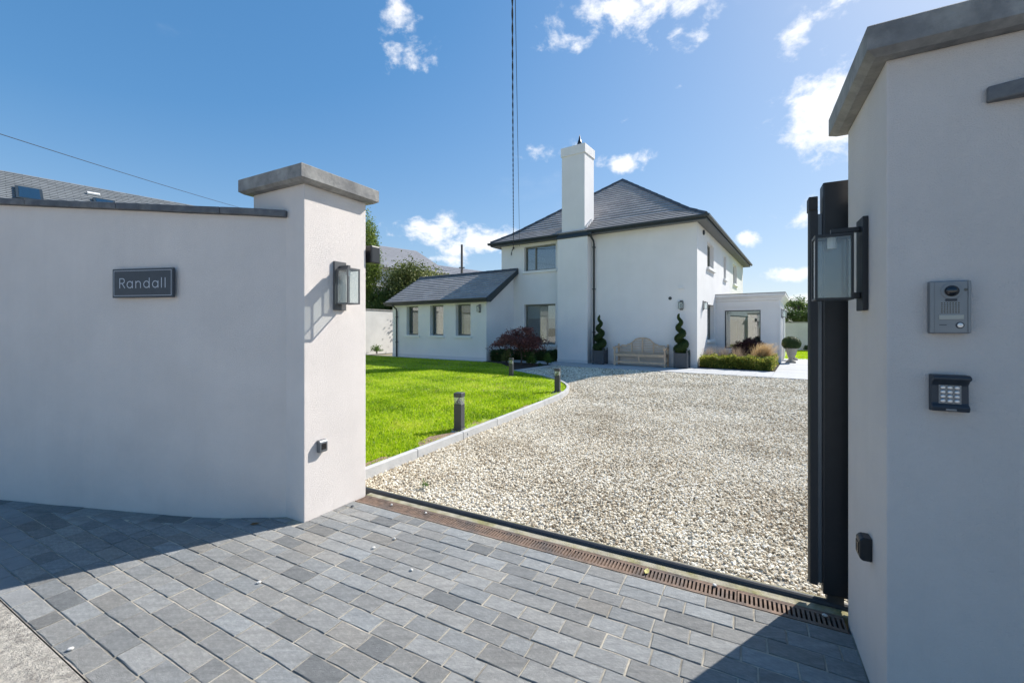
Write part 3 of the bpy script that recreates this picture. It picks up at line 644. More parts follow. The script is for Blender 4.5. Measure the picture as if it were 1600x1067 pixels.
# ------------------------------------------------------------------ gate pillars and boundary walls
def cap_mesh(x0, x1, y0, y1, z, th, oh):
    mb = MB(); c = .028      # small chamfer under the overhanging edge
    def ring(d, zz): return [(x0-d, y0-d, zz), (x1+d, y0-d, zz), (x1+d, y1+d, zz), (x0-d, y1+d, zz)]
    R_ = [ring(oh-c, z), ring(oh, z+.018), ring(oh, z+th-.006), ring(oh-.008, z+th)]
    vs = [p for r in R_ for p in r]; fs = [(3, 2, 1, 0), (12, 13, 14, 15)]
    for i in range(3):
        for k in range(4): fs.append((i*4+k, i*4+(k+1) % 4, i*4+4+(k+1) % 4, i*4+4+k))
    return mb.add(vs, fs)
pl = thing('gate_pillar', 'white rendered gate pillar with sunlit side, left of the gateway', 'pillar', G(0, 0), GA, 'gate pillars')
MB().box(-.61, 0, -.575, 0, -.05, 2.44).build('shaft', M_REND, pl, bevel=.006)
cap_mesh(-.61, 0, -.575, 0, 2.44, .115, .075).build('cap', M_CAP, pl)
pr = thing('gate_pillar', 'shaded gate pillar carrying the intercom, right of the gateway', 'pillar', G(3.228, -.026), GA, 'gate pillars')
MB().box(0, .61, -.624, 0, -.05, 2.335).build('shaft', M_REND, pr, bevel=.006)
cap_mesh(0, .61, -.624, 0, 2.335, .105, .066).build('cap', M_CAP, pr)
def wall_run(name, label, line, zfun, thick, side, cope_len, cope_off):
    t = thing(name, label, 'wall'); mb = MB(); P = [Vector((p[0], p[1], 0)) for p in line]; n = len(P); vs = []; S = [0]
    for a, b in zip(P[:-1], P[1:]): S.append(S[-1]+(b-a).length)
    def nr(i):
        d = (P[min(i+1, n-1)]-P[max(i-1, 0)]).normalized(); return Vector((-d.y, d.x, 0))*side
    for i in range(n):
        b = P[i]+nr(i)*thick; z = zfun(S[i])
        vs += [(P[i].x, P[i].y, -.06), (P[i].x, P[i].y, z), (b.x, b.y, z), (b.x, b.y, -.06)]
    fs = [(0, 1, 2, 3), (n*4-1, n*4-2, n*4-3, n*4-4)]
    for i in range(n-1):
        o, q = i*4, i*4+4
        for k in range(4): fs.append((o+k, o+(k+1) % 4, q+(k+1) % 4, q+k))
    mb.add(vs, fs); mb.build('wall_body', M_REND, t)
    def at_(d):
        for i in range(n-1):
            if d <= S[i+1]: k = (d-S[i])/(S[i+1]-S[i]); return P[i].lerp(P[i+1], k), nr(i).lerp(nr(i+1), k).normalized()
        return P[-1], nr(n-1)
    d = 0; first = True
    while d < S[-1]-.05:
        L = cope_off if first else cope_len; first = False; e = min(d+L, S[-1]); mb = MB(); vs = []; m = 6
        for i in range(m+1):
            dd = d+.0022+(e-d-.0044)*i/m; p, nn = at_(dd); z = zfun(dd)
            f0, f1 = p-nn*.038, p+nn*(thick+.038)
            vs += [(f0.x, f0.y, z+.002), (f0.x, f0.y, z+.05), (f1.x, f1.y, z+.062), (f1.x, f1.y, z+.002)]
        fs = [(0, 1, 2, 3), (m*4+3, m*4+2, m*4+1, m*4)]
        for i in range(m):
            o, q = i*4, i*4+4
            for k in range(4): fs.append((o+k, o+(k+1) % 4, q+(k+1) % 4, q+k))
        mb.add(vs, fs); mb.build('coping_stone', M_COPE, t, bevel=.004, seg=1); d = e
    return t
wall_run('boundary_wall', 'long curved white wall with dark coping carrying the name sign', LW, lambda s: float(np.interp(s, [0, .53, .74, 1.34, 1.93, 2.53, 5, 9], [2.213, 2.235, 2.248, 2.30, 2.348, 2.40, 2.6, 2.7])), .21, -1, .88, .47)
wall_run('boundary_wall', 'shaded white wall with dark coping beyond the right pillar', RW, lambda s: 2.12, .21, 1, .72, .7)

# ------------------------------------------------------------------ name sign
def sign():
    px = -2.765; i = min(range(len(LW)), key=lambda k: abs(LW[k][0]-px)); a, b = LW[i+1], LW[i-1]
    ang = math.atan2(b[1]-a[1], b[0]-a[0]); n = Vector((math.sin(ang), -math.cos(ang), 0)); c = Vector((px, LW[i][1], 1.735))
    c.y = np.interp(px, [p[0] for p in LW[::-1]], [p[1] for p in LW[::-1]])
    t = thing('name_sign', 'dark slate name sign on the left curved wall', 'sign', c, ang)
    W, Hh_ = .55, .218
    MB().box(-W/2, W/2, -.034, -.016, -Hh_/2, Hh_/2).build('plate', M_SIGN, t, bevel=.002, seg=1)
    for x in (-.17, .17): MB().box(x-.012, x+.012, -.016, .004, -.02, .02).build('spacer', M_SIGN, t)
    mb = MB(); w, h, k = W/2-.014, Hh_/2-.014, .0032; y0, y1 = -.0352, -.0338
    mb.box(-w, w, y0, y1, h-k, h).box(-w, w, y0, y1, -h, -h+k).box(-w, -w+k, y0, y1, -h+k, h-k).box(w-k, w, y0, y1, -h+k, h-k)
    mb.build('border_line', M_LETTER, t)
    th = .0056
    lm = MB()
    def ribbon(pts, y=-.0352):
        n = len(pts); vs = []
        for i in range(n):
            d = Vector(pts[min(i+1, n-1)])-Vector(pts[max(i-1, 0)]); d.normalize(); q = Vector((-d.y, d.x))*th/2
            for s_ in (1, -1): vs.append((pts[i][0]+q.x*s_, y, pts[i][1]+q.y*s_))
        m = len(vs); vs += [(v[0], -.0338, v[2]) for v in vs]; fs = []
        for i in range(n-1):
            o = 2*i; fs += [(o, o+1, o+3, o+2), (m+o, m+o+2, m+o+3, m+o+1), (o, o+2, m+o+2, m+o), (o+1, m+o+1, m+o+3, o+3)]
        lm.add(vs, fs)
    def arc(cx, cz, r, a0, a1, n=20, ry=None): return [(cx+r*math.cos(R(a0+(a1-a0)*i/n)), cz+(ry or r)*math.sin(R(a0+(a1-a0)*i/n))) for i in range(n+1)]
    xh, cp, bz = .054, .076, -.038
    def L_a(x): ribbon(arc(x+xh/2, bz+xh/2, xh/2-th/2, 0, 360)); ribbon([(x+xh-th/2+.001, bz), (x+xh-th/2+.001, bz+xh)])
    x = -.208; kx = 1.25
    ribbon([(x+th/2, bz), (x+th/2, bz+cp)])
    ribbon([(x+th/2, bz+cp-th/2)]+[(x+.028, bz+cp-th/2)]+arc(x+.028, bz+cp-.0205, .0177, 88, -88, 14)+[(x+th/2, bz+cp-.0382)])
    ribbon([(x+.023, bz+.038), (x+.050, bz+.001)])
    x += .054*kx; L_a(x)
    x += .064*kx; ribbon([(x+th/2, bz), (x+th/2, bz+xh)]); ribbon(arc(x+.0245, bz+xh-.0245, .0215, 180, 0, 16)+[(x+.046, bz)])
    x += .058*kx; ribbon(arc(x+xh/2, bz+xh/2, xh/2-th/2, 0, 360)); ribbon([(x+xh-th/2+.001, bz), (x+xh-th/2+.001, bz+cp)])
    x += .063*kx; L_a(x)
    x += .064*kx; ribbon([(x+th/2, bz), (x+th/2, bz+cp)])
    x += .026*kx; ribbon([(x+th/2, bz), (x+th/2, bz+cp)])
    lm.build('lettering', M_LETTER, t)
sign()

# ------------------------------------------------------------------ lanterns, cells, intercom, keypad, gate
def lantern(label, loc, rz, s=1.0, group=None, m=M_LAMPGREY, wide=.12, deep=.12):
    """box lantern on a back plate; the plate lies on the wall, the lantern faces local -y"""
    t = thing('wall_lantern', label, 'lantern', loc, rz, group)
    MB().box(-.056*s, .056*s, -.018*s, 0, 0, .378*s).build('back_plate', m, t, bevel=.002, seg=1)
    MB().box(-.013*s, .013*s, -.115*s, -.0185*s, .325*s, .345*s).build('arm', m, t, bevel=.002, seg=1)
    MB().box(-.02*s, .02*s, -.045*s, -.0185*s, .05*s, .075*s).build('lower_bracket', m, t, bevel=.002, seg=1)
    hw = wide/2*s; y0, y1 = -(.045+deep)*s, -.045*s; z0, z1 = .045*s, .318*s; b = .009*s
    fr = MB()
    for x in (-hw, hw-b):
        for y in (y0, y1-b): fr.box(x, x+b, y, y+b, z0+b, z1-b*1.4)
    for za, zb in ((z0, z0+b), (z1-b*1.4, z1)):
        fr.box(-hw, hw, y0, y0+b, za, zb).box(-hw, hw, y1-b, y1, za, zb).box(-hw, -hw+b, y0+b, y1-b, za, zb).box(hw-b, hw, y0+b, y1-b, za, zb)
    fo = fr.build('frame', m, t)
    MB().box(-hw+b, hw-b, y0+b, y1-b, z1-b*.9, z1-b*.2).build('roof_plate', m, t)
    e = .0035*s
    for (a0, a1, c0, c1) in ((-hw+b, hw-b, y0+e, y0+e+.003*s), (-hw+b, hw-b, y1-e-.003*s, y1-e), (-hw+e, -hw+e+.003*s, y0+b, y1-b), (hw-e-.003*s, hw-e, y0+b, y1-b)):
        MB().box(a0, a1, c0, c1, z0+b, z1-b*1.4).build('pane', M_CLEAR, fo)
    MB().lathe([(.004*s, z1-b-.045*s), (.016*s, z1-b-.044*s), (.016*s, z1-b)], 10, (0, (y0+y1)/2, 0)).build('lamp_holder', M_WHITEPL, t)
    return t
lantern('grey glass lantern on the sunlit left gate pillar', G(.001, -.272, 1.535), GA+R(90), 1.0, 'gate lanterns')
lantern('black framed glass lantern on the right gate pillar, in front of the gate', G(3.227, -.355, 1.47), GA-R(90), 1.0, 'gate lanterns', M_BLACK, .105, .13)
def cell(label, loc, rz, m, wide=.08):
    t = thing('gate_sensor', label, 'sensor', loc, rz, 'gate safety sensors'); h = .09
    mb = MB(); mb.extr([(0, 0), (-.03, 0), (-.040, .010), (-.040, .078), (-.028, h), (0, h)][::-1], 'x', -wide/2, wide/2)
    mb.build('housing', m, t, bevel=.003, seg=1)
    MB().box(-wide*.3, wide*.3, -.0425, -.0402, .022, .066).build('lens', M_LENS, t)
cell('small grey square sensor low on the left gate pillar', G(.001, -.44, .475), GA+R(90), M_STEEL, .066)
cell('small black sensor low on the right gate pillar', G(3.227, -.44, .49), GA-R(90), M_BLACK, .06)

ic = thing('intercom', 'grey video intercom panel on the right gate pillar', 'intercom', G(3.3825, -.6505, 1.381), GA)
W2 = .0485
MB().box(-W2, W2, -.028, 0, 0, .173).build('body', M_STEEL, ic, bevel=.004)
MB().box(-W2-.001, -W2+.01, -.031, -.027, .002, .171).build('side_rib', M_STEEL, ic, bevel=.001, seg=1)
MB().box(W2-.006, W2+.001, -.031, -.027, .002, .171).build('side_rib', M_STEEL, ic, bevel=.001, seg=1)
MB().lathe([(.026, -.0285+.057), (.0265, .0295), (.025, .030)], 28, (.004, 0, .139), 'y').build('camera_ring', M_STEEL, ic)
MB().lathe([(.018, .0301), (.0175, .034), (.014, .040), (.008, .0435), (.001, .0445)], 24, (.004, 0, .139), 'y').build('camera_lens', M_LENS, ic, smooth=True)
MB().box(-.011, .017, -.0305, -.0275, .106, .1135).build('light_window', M_KEYPAD, ic, bevel=.001, seg=1)
MB().lathe([(.0045, .0275), (.0045, .0292)], 10, (.038, 0, .142), 'y').build('indicator', M_LENS, ic)
mb = MB()
for i in range(7):
    for j in range(6): mb.lathe([(.0022, .0278), (.0022, .0284)], 6, (-.0195+i*.0068, 0, .069+j*.0062), 'y')
mb.build('speaker_holes', M_LENS, ic)
MB().box(-.027, .033, -.0302, -.0275, .046, .061).build('name_strip', M_NAMEPL, ic, bevel=.001, seg=1)
MB().box(-.026, -.008, -.0285, -.0275, .027, .0295).build('maker_mark', M_KEYPAD, ic)
MB().lathe([(.0105, .0278), (.0105, .0292), (.0095, .0298)], 18, (.024, 0, .027), 'y').build('button_bezel', M_KEYPAD, ic)
MB().lathe([(.0075, .0298), (.0072, .0312), (.001, .0318)], 18, (.024, 0, .027), 'y').build('call_button', M_SILVER, ic)
kp = thing('keypad', 'dark keypad with twelve round silver buttons below the intercom', 'keypad', G(3.384, -.6505, 1.123), GA)
MB().extr([(0, 0), (-.03, .003), (-.034, .018), (-.022, .028), (-.02, .088), (-.03, .1), (-.046, .108), (-.046, .116), (-.036, .122), (0, .122)][::-1], 'x', -.046, .046).build('case', M_KEYPAD, kp, bevel=.002, seg=1)
MB().box(-.0275, .0275, -.0232, -.0195, .0275, .0885).build('key_plate', M_STEEL, kp)
for i in range(3):
    for j in range(4):
        MB().lathe([(.0066, .0228), (.0066, .0262), (.0045, .0278), (.001, .0282)], 14, (-.017+i*.017, 0, .036+j*.0148), 'y').build('button', M_SILVER, kp)
MB().box(-.013, .013, -.036, -.03, .006, .0125).build('badge', M_STEEL, kp, bevel=.001, seg=1)

ga = thing('sliding_gate', 'black steel sliding gate drawn back behind the right pillar', 'gate', G(3.14, .05), GA)
MB().box(0, .11, 0, .1, .06, 2.13).build('end_post', M_BLACK, ga, bevel=.008)
MB().box(.1125, 3.6, .03, .07, .12, 2.05).build('panel', M_BLACK, ga)
MB().box(.1125, 3.6, .005, .03, .06, .16).build('bottom_rail', M_BLACK, ga)
MB().box(.1125, 3.6, .005, .03, 1.98, 2.115).build('top_rail', M_BLACK, ga)
ep = [(-.05, .02), (-.056, .035), (-.056, .065), (-.05, .08), (-.018, .085), (-.018, .015)]
MB().prism(ep[::-1], .09, 2.0).build('rubber_edge', M_RUBBER, ga)
MB().box(-.058, -.0185, .01, .09, 2.0, 2.068).build('edge_cap', M_RUBBER, ga, bevel=.004)
MB().box(-.0178, -.0005, .03, .07, .1, 1.98).build('edge_channel', M_STEEL, ga)
MB().box(.02, .09, .02, .08, .015, .0595).build('wheel_box', M_RAIL, ga)
sp = thing('gate_guide', 'small black gate catch box behind the left pillar', 'gate catch', G(-.03, .002, 1.945), GA)
MB().box(-.09, -.05, 0, .06, -.02, .17).build('bracket', M_BLACK, sp, bevel=.004)
MB().box(-.05, .062, .03, .13, 0, .15).build('catch_box', M_BLACK, sp, bevel=.012)

# loose pebbles strayed onto the paving and the drain
PEBS = [((-.78, 2.85), 'white pebble on the setts nearest the middle of the drain grating'), ((-.88, 2.73), 'white pebble a hand away from the pebble nearest the grating'),
        ((-.58, 2.48), 'white pebble alone on the setts in front of the gateway middle'), ((-1.39, 2.36), 'white pebble on sunlit setts before the left pillar'),
        ((-1.92, 1.87), 'white pebble near the concrete footpath edge, lower left'), ((-1.25, 3.37), 'dark grey pebble by the foot of the left pillar'),
        ((-.95, 3.395), 'white pebble on the left end of the grating'), ((-.65, 3.245), 'white pebble on the grating, second from the left pillar'),
        ((1.10, 2.335), 'white pebble on the grating near the yellow leaf'), ((1.52, 2.09), 'white pebble on the shaded grating end'), ((-.36, 3.24), 'white pebble on the concrete strip beside the track')]
for k, (p, lab) in enumerate(PEBS):
    rr = random.Random(k); bm = bmesh.new(); bmesh.ops.create_icosphere(bm, subdivisions=2, radius=.0095)
    for v in bm.verts: v.co *= rr.uniform(.85, 1.12)
    for v in bm.verts: v.co.z *= .7; v.co.x *= 1.25
    me = bpy.data.meshes.new('pebble'); bm.to_mesh(me); bm.free(); me.materials.append(M_PEB if k != 5 else M_COPE)
    o = bpy.data.objects.new('pebble', me); link(o, None, (p[0], p[1], .0052), rr.uniform(0, 6)); tag(o, lab, 'pebble', 'stray pebbles')
def leafobj(label, p, z, col, s, rz):
    mb = MB(); mb.add([(-s, 0, .004), (-.4*s, -.42*s, .001), (.4*s, -.36*s, .003), (s, 0, .007), (.4*s, .36*s, .006), (-.4*s, .42*s, .008), (0, 0, 0)], [(0, 1, 6), (1, 2, 6), (2, 3, 6), (3, 4, 6), (4, 5, 6), (5, 0, 6)])
    o = mb.build('fallen_leaf', col, None, loc=(p[0], p[1], z), rz=rz); tag(o, label, 'leaf')
M_DRY = mat('dry_leaf', (.16, .09, .04), .8, var=.2, vscale=30); M_YLEAF = mat('yellow_leaf', (.42, .38, .12), .7, var=.2, vscale=30)
leafobj('brown dry leaf in the shade at the foot of the left wall', (-1.83, 3.06), .004, M_DRY, .032, .4)
leafobj('yellow green leaf lying on the drain grating', tuple(G(2.30, -.06)[:2]), .004, M_YLEAF, .03, 1.0)
leafobj('russet leaf on the gravel near the gateway', tuple(G(1.5, 1.0)[:2]), .022, M_DRY, .022, 2.0)
wd = thing('weed', 'small green weed growing in the gravel near the left pillar', 'weed', (-.77, 3.78, 0))
P = RNG.normal(0, .018, (60, 3)); P[:, 2] = np.abs(P[:, 2])+.012; leaves('foliage', P, .022, M_SHRUB, wd)
#@@PART2
# ------------------------------------------------------------------ the house (local frame: x along the front, y into the depth)
house = thing('house', 'white rendered two storey house with slate hip roof, chimney, side wing and porch', 'house', HO, HA)
X0, X1, YD, ZE = -8.335, 0.0, 13.2, 5.09
EX, EY, EZ = Vector((1, 0, 0)), Vector((0, 1, 0)), Vector((0, 0, 1))
WIN_F = [(-7.11, -5.54, 3.86, 4.93), (-7.11, -5.56, .68, 2.41)]
WIN_S = [(1.85, 3.25, 3.72, 4.70), (5.85, 6.55, 3.66, 4.70), (9.0, 10.4, 3.70, 4.72), (1.85, 3.35, .92, 2.30)]
mb = MB()
wall_panel(mb, Vector((0, 0, 0)), EX, EZ, Vector((0, -1, 0)), [X0, X1], [-.05, ZE], WIN_F, .22)
wall_panel(mb, Vector((X1, 0, 0)), EY, EZ, Vector((1, 0, 0)), [0, YD], [-.05, ZE], WIN_S, .22)
wall_panel(mb, Vector((X0, 0, 0)), EY, EZ, Vector((-1, 0, 0)), [0, YD], [-.05, ZE], [], .22)
wall_panel(mb, Vector((0, YD, 0)), EX, EZ, Vector((0, 1, 0)), [X0, X1], [-.05, ZE], [], .22)
mb.build('wall', M_HREND, house)
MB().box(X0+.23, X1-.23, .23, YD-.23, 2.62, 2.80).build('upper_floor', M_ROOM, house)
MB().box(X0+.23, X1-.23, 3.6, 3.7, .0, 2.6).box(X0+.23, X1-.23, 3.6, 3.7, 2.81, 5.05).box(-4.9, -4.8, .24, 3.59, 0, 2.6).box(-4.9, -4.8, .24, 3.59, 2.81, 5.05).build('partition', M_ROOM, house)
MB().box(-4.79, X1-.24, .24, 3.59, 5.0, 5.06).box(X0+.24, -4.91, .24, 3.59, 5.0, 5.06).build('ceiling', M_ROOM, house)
# plinth line
mb = MB(); mb.box(-3.79, X1-.004, -.012, -.001, -.05, .13); mb.build('plinth', M_PLINTH, house)
# roof
OV = .36; ZG = 5.20; RZ = 8.47; YA = 4.17
eL, eR, eBL, eBR = Vector((X0-OV, -OV, ZG)), Vector((X1+OV, -OV, ZG)), Vector((X0-OV, YD+OV, ZG)), Vector((X1+OV, YD+OV, ZG))
aF, aB = Vector(((X0+X1)/2, YA, RZ)), Vector(((X0+X1)/2, YD-YA, RZ))
def courses(mb, a0, a1, b0, b1, n, lift=.034, uvw=.33):
    """slate courses between the left edge a0-a1 and the right edge b0-b1, eave to ridge"""
    nrm = (b0-a0).cross(a1-a0).normalized()
    if nrm.z < 0: nrm = -nrm
    ax = (b0-a0).normalized()
    for k in range(n):
        t0, t1 = k/n, min(1, (k+1.06)/n)
        p, q, r, s = a0.lerp(a1, t0), b0.lerp(b1, t0), b0.lerp(b1, t1), a0.lerp(a1, t1)
        o = len(mb.v)
        vs = [p, q, q+nrm*lift, p+nrm*lift, r+nrm*.002, s+nrm*.002]
        fs = [(0, 1, 2, 3), (3, 2, 4, 5)] if (r-s).length > .01 else [(0, 1, 2, 3), (3, 2, 4)]
        if len(fs[1]) == 3: vs = vs[:5]
        mb.add(vs, fs)
        for i, v in enumerate(vs): mb.uv[o+i] = ((v-a0).dot(ax)/uvw+(.5 if k % 2 else 0)*0+.001, k+(.02 if i < 4 else .98))
def kick(a, b, t, dz):        # bellcast eaves: a point a little up the slope, dropped
    p = a.lerp(b, t); return p+Vector((0, 0, dz))
mb = MB(); T, DZ = .16, -.10
faces4 = [(eL, aF, eR, aF), (eR, aF, eBR, aB), (eBR, aB, eBL, aB), (eBL, aB, eL, aF)]
for a0, a1, b0, b1 in faces4:
    ka, kb = kick(a0, a1, T, DZ), kick(b0, b1, T, DZ)
    courses(mb, a0, ka, b0, kb, 4); courses(mb, ka, a1, kb, b1, 19)
roof = mb.build('roof', M_ROOF, house); roof['label'] = 'dark grey slate hip roof'
def ridge_line(pts, parent, r=.075, step=.42, name='ridge_tile', m=M_RIDGE):
    for a, b in zip(pts[:-1], pts[1:]):
        L = (b-a).length; n = max(1, round(L/step)); d = (b-a)/n
        for k in range(n):
            p, q = a+d*k, a+d*(k+1.03); t = (q-p).normalized(); s = t.cross(EZ).normalized(); u = s.cross(t)
            sec = [s*r*1.25-u*.055, s*r*.8+u*.012, u*.045, -s*r*.8+u*.012, -s*r*1.25-u*.055]
            lf = .012; vs = [p+v+u*lf for v in sec]+[q+v for v in sec]
            mb = MB(); mb.add(vs, [(i, i+1, i+6, i+5) for i in range(4)]+[(0, 5, 9, 4), (4, 3, 2, 1, 0), (5, 6, 7, 8, 9)]); mb.build(name, m, parent)
up = Vector((0, 0, .045))
for c, a in ((eL, aF), (eR, aF)): ridge_line([c+up*.8, kick(c, a, T, DZ)+up, a+up], roof, .06, .6)
ridge_line([aF+up, aB+up], roof, .07, .8)
# soffit, fascia and gutters
so = MB()
for (x0, x1, y0, y1) in ((X0-OV+.03, X1+OV-.03, -OV+.03, -.001), (X1+.001, X1+OV-.03, 0, YD+OV-.03), (X0-OV+.03, X0-.001, 0, YD+OV-.03), (X0, X1, YD+.001, YD+OV-.03)):
    so.box(x0, x1, y0, y1, ZE-.03, ZE-.005)
so.build('soffit', M_SOFFIT, house)
fz0, fz1 = ZE-.045, ZG-.01
fa = MB()
fa.box(X0-OV, X1+OV, -OV, -OV+.028, fz0, fz1).box(X1+OV-.028, X1+OV, -OV+.028, YD+OV, fz0, fz1).box(X0-OV, X0-OV+.028, -OV+.028, YD+OV, fz0, fz1).box(X0-OV+.028, X1+OV-.028, YD+OV-.028, YD+OV, fz0, fz1)
fa.build('fascia', M_GUT, house)
gsec = [(-.0, -.004), (-.004, -.06), (-.03, -.095), (-.075, -.095), (-.105, -.06), (-.108, 0), (-.1, 0), (-.097, -.055), (-.07, -.086), (-.035, -.086), (-.012, -.055), (-.01, -.004)]
mb = MB(); mb.extr([(p[0]-OV-.001, p[1]+ZG+.005) for p in gsec][::-1], 'x', X0-OV-.1, -5.30); mb.build('gutter', M_GUT, house)
mb = MB(); mb.extr([(p[0]-OV-.001, p[1]+ZG+.005) for p in gsec][::-1], 'x', -3.92, X1+OV+.1); mb.build('gutter', M_GUT, house)
mb = MB(); mb.extr([(X1+OV+.001-p[0], p[1]+ZG+.004) for p in gsec], 'y', -OV-.09, YD+OV+.1); mb.build('gutter', M_GUT, house)
mb = MB(); mb.extr([(X0-OV-.001+p[0], p[1]+ZG+.004) for p in gsec], 'y', -OV-.09, YD+OV+.1); mb.build('gutter', M_GUT, house)
# downpipe beside the chimney breast
dp = MB(); dp.tube([(-3.8, -.445, 5.10), (-3.8, -.42, 4.98), (-3.8, -.12, 4.82), (-3.8, -.07, 4.72), (-3.8, -.07, .02)], .038, 10)
dpo = dp.build('downpipe', M_GUT, house, smooth=True)
mb = MB().box(-3.88, -3.72, -.50, -.37, 5.02, 5.10)
mb.build('hopper', M_GUT, dpo, bevel=.006)
for z in (4.55, 2.9, 1.2): MB().box(-3.85, -3.75, -.12, -.002, z, z+.035).build('bracket', M_GUT, dpo)
# chimney
CX0, CX1, CY = -5.25, -3.925, -.40
MB().box(CX0, CX1, CY, -.001, -.05, 4.98).build('chimney_breast', M_HREND, house, bevel=.006)
MB().box(CX0-.008, CX1+.008, CY-.01, -.003, -.05, .13).build('plinth', M_PLINTH, house)
SX0, SX1, SY0, SY1 = -5.13, -4.12, -.24, .66
MB().add([(CX0-.03, CY-.03, 4.975), (CX1+.03, CY-.03, 4.975), (CX1+.03, 0.3, 4.975), (CX0-.03, .3, 4.975),
          (CX0-.03, CY-.03, 5.04), (CX1+.03, CY-.03, 5.04), (CX1+.03, 0.3, 5.35), (CX0-.03, .3, 5.35),
          (SX0-.01, SY0-.012, 5.27), (SX1+.01, SY0-.012, 5.27), (SX1+.01, .3, 5.42), (SX0-.01, .3, 5.42)],
         [(0, 3, 2, 1), (0, 1, 5, 4), (1, 2, 6, 5), (3, 0, 4, 7), (2, 3, 7, 6), (4, 5, 9, 8), (5, 6, 10, 9), (7, 4, 8, 11), (6, 7, 11, 10), (8, 9, 10, 11)]).build('lead_flashing', M_GUT, house)
ch = MB().box(SX0, SX1, SY0, SY1, 5.2, 8.34).build('chimney', M_HREND, house, bevel=.006)
MB().box(SX0-.035, SX1+.035, SY0-.035, SY1+.035, 8.34, 8.70).build('chimney_cap', M_HREND, ch, bevel=.01)
MB().lathe([(.10, 8.69), (.10, 8.95), (.075, 8.99), (.075, 9.0)], 14, (-4.55, .22, 0)).build('chimney_pot', M_BLACK, ch)
MB().lathe([(.085, 9.0), (.05, 9.1), (.03, 9.2), (.006, 9.3)], 12, (-4.55, .22, 0)).build('pot_cowl', M_BLACK, ch)
mb = MB()
for k in range(9): mb.box(SX1+.002, SX1+.05+.02*(k % 2), SY0+.02+k*.07, SY0+.10+k*.07, 5.33+k*.05, 5.42+k*.05)
mb.build('mortar_fillet', M_HREND, ch)

def window(par, P, ex, nrm, w, h, mull=(), set_=.13, sill=True, fw=.055, blind=None, frame=M_FRAME, curtain=False, sd=.07, room=True):
    """window set in a reveal; P lower left corner of the opening on the wall face, nrm outward"""
    M = Matrix((( ex.x, -nrm.x, 0, P.x), (ex.y, -nrm.y, 0, P.y), (0, 0, 1, P.z), (0, 0, 0, 1)))
    f = MB(); d0, d1 = set_, set_+.07
    f.box(.002, fw, d0, d1, .002, h-.002, M).box(w-fw, w-.002, d0, d1, .002, h-.002, M).box(fw, w-fw, d0, d1, .002, fw, M).box(fw, w-fw, d0, d1, h-fw, h-.002, M)
    for m in mull: f.box(m-fw*.55, m+fw*.55, d0-.004, d1, fw, h-fw, M)
    fo = f.build('window', frame, par)
    xs = [fw]+[m for m in mull]+[w-fw]
    for i in range(len(xs)-1):
        a = xs[i]+(fw*.55 if i > 0 else 0); b = xs[i+1]-(fw*.55 if i < len(xs)-2 else 0)
        MB().box(a, b, d0+.03, d0+.038, fw, h-fw, M).build('pane', M_GLASS, fo)
    if sill: MB().box(-.09, w+.09, -sd, set_-.002, -.10, -.001, M).build('sill', M_SILL, fo, bevel=.008)
    if blind: MB().box(fw, w-fw, d1+.03, d1+.06, h-fw-blind, h-fw, M).build('blind', M_BLIND, fo)
    if curtain:
        for a, b in curtain:
            mb = MB(); n = 14
            vs = []
            for i in range(n+1):
                x = a+(b-a)*i/n; y = d1+.12+.025*(i % 2)
                vs += [(x, y, .02), (x, y, h-.06)]
            mb.add([M @ Vector(v) for v in vs], [(2*i, 2*i+2, 2*i+3, 2*i+1) for i in range(n)]); mb.build('curtain', M_SHADE, fo)
    return fo
NF, NS = Vector((0, -1, 0)), Vector((1, 0, 0))
a = WIN_F[0]; window(house, Vector((a[0], 0, a[2])), EX, NF, a[1]-a[0], a[3]-a[2], (.52,), blind=None)
a = WIN_F[1]; window(house, Vector((a[0], 0, a[2])), EX, NF, a[1]-a[0], a[3]-a[2], (), fw=.07, blind=.55, curtain=((.75, 1.45),))
for i, a in enumerate(WIN_S): window(house, Vector((0, a[0], a[2])), EY, NS, a[1]-a[0], a[3]-a[2], (), set_=.15, sd=.09)
MB().lathe([(.09, 0), (.09, .04), (.075, .055)], 18, (-.0, 0, 0), 'y').build('alarm_box', M_GUT, house, loc=(.0015, 1.05, 4.88), rz=R(90))
MB().lathe([(.06, 0), (.06, .012)], 14, (-.905, 0, 2.45), 'y').build('vent', M_GUT, house)
MB().box(-.62, -.44, -.05, -.001, 2.76, 2.86).build('motion_sensor', M_WHITEPL, house, bevel=.012)
# side wing
EXL, EXR, EYF, EYB, EZE = -13.37, -7.66, -2.0, 2.0, 2.47
WIN_E = [(-12.40, -11.62, 1.06, 2.40), (-10.86, -10.05, 1.06, 2.40), (-9.33, -8.50, 1.06, 2.40)]
mb = MB()
wall_panel(mb, Vector((0, EYF, 0)), EX, EZ, Vector((0, -1, 0)), [EXL, EXR], [-.05, EZE], WIN_E, .25)
def gable(mb, x, nx, y0, y1, ym, z, zr):
    mb.add([(x, y0, -.05), (x, y1, -.05), (x, y1, z), (x, ym, zr), (x, y0, z)], [(0, 1, 2, 3, 4)])
    mb.add([(x-nx*.2, y0, -.05), (x-nx*.2, y1, -.05), (x-nx*.2, y1, z), (x-nx*.2, ym, zr), (x-nx*.2, y0, z)], [(4, 3, 2, 1, 0)])
EZR = 3.86
mb.add([(EXR, EYF, -.05), (EXR, -.001, -.05), (EXR, -.001, EZR-.05), (EXR, EYF, EZE)], [(0, 1, 2, 3)])
gable(mb, EXL, -1, EYF, EYB, 0, EZE, EZR-.05)
mb.add([(EXL, EYB, -.05), (X0-.001, EYB, -.05), (X0-.001, EYB, EZE), (EXL, EYB, EZE)], [(0, 1, 2, 3)])
ew = mb.build('side_wing_wall', M_HREND, house)
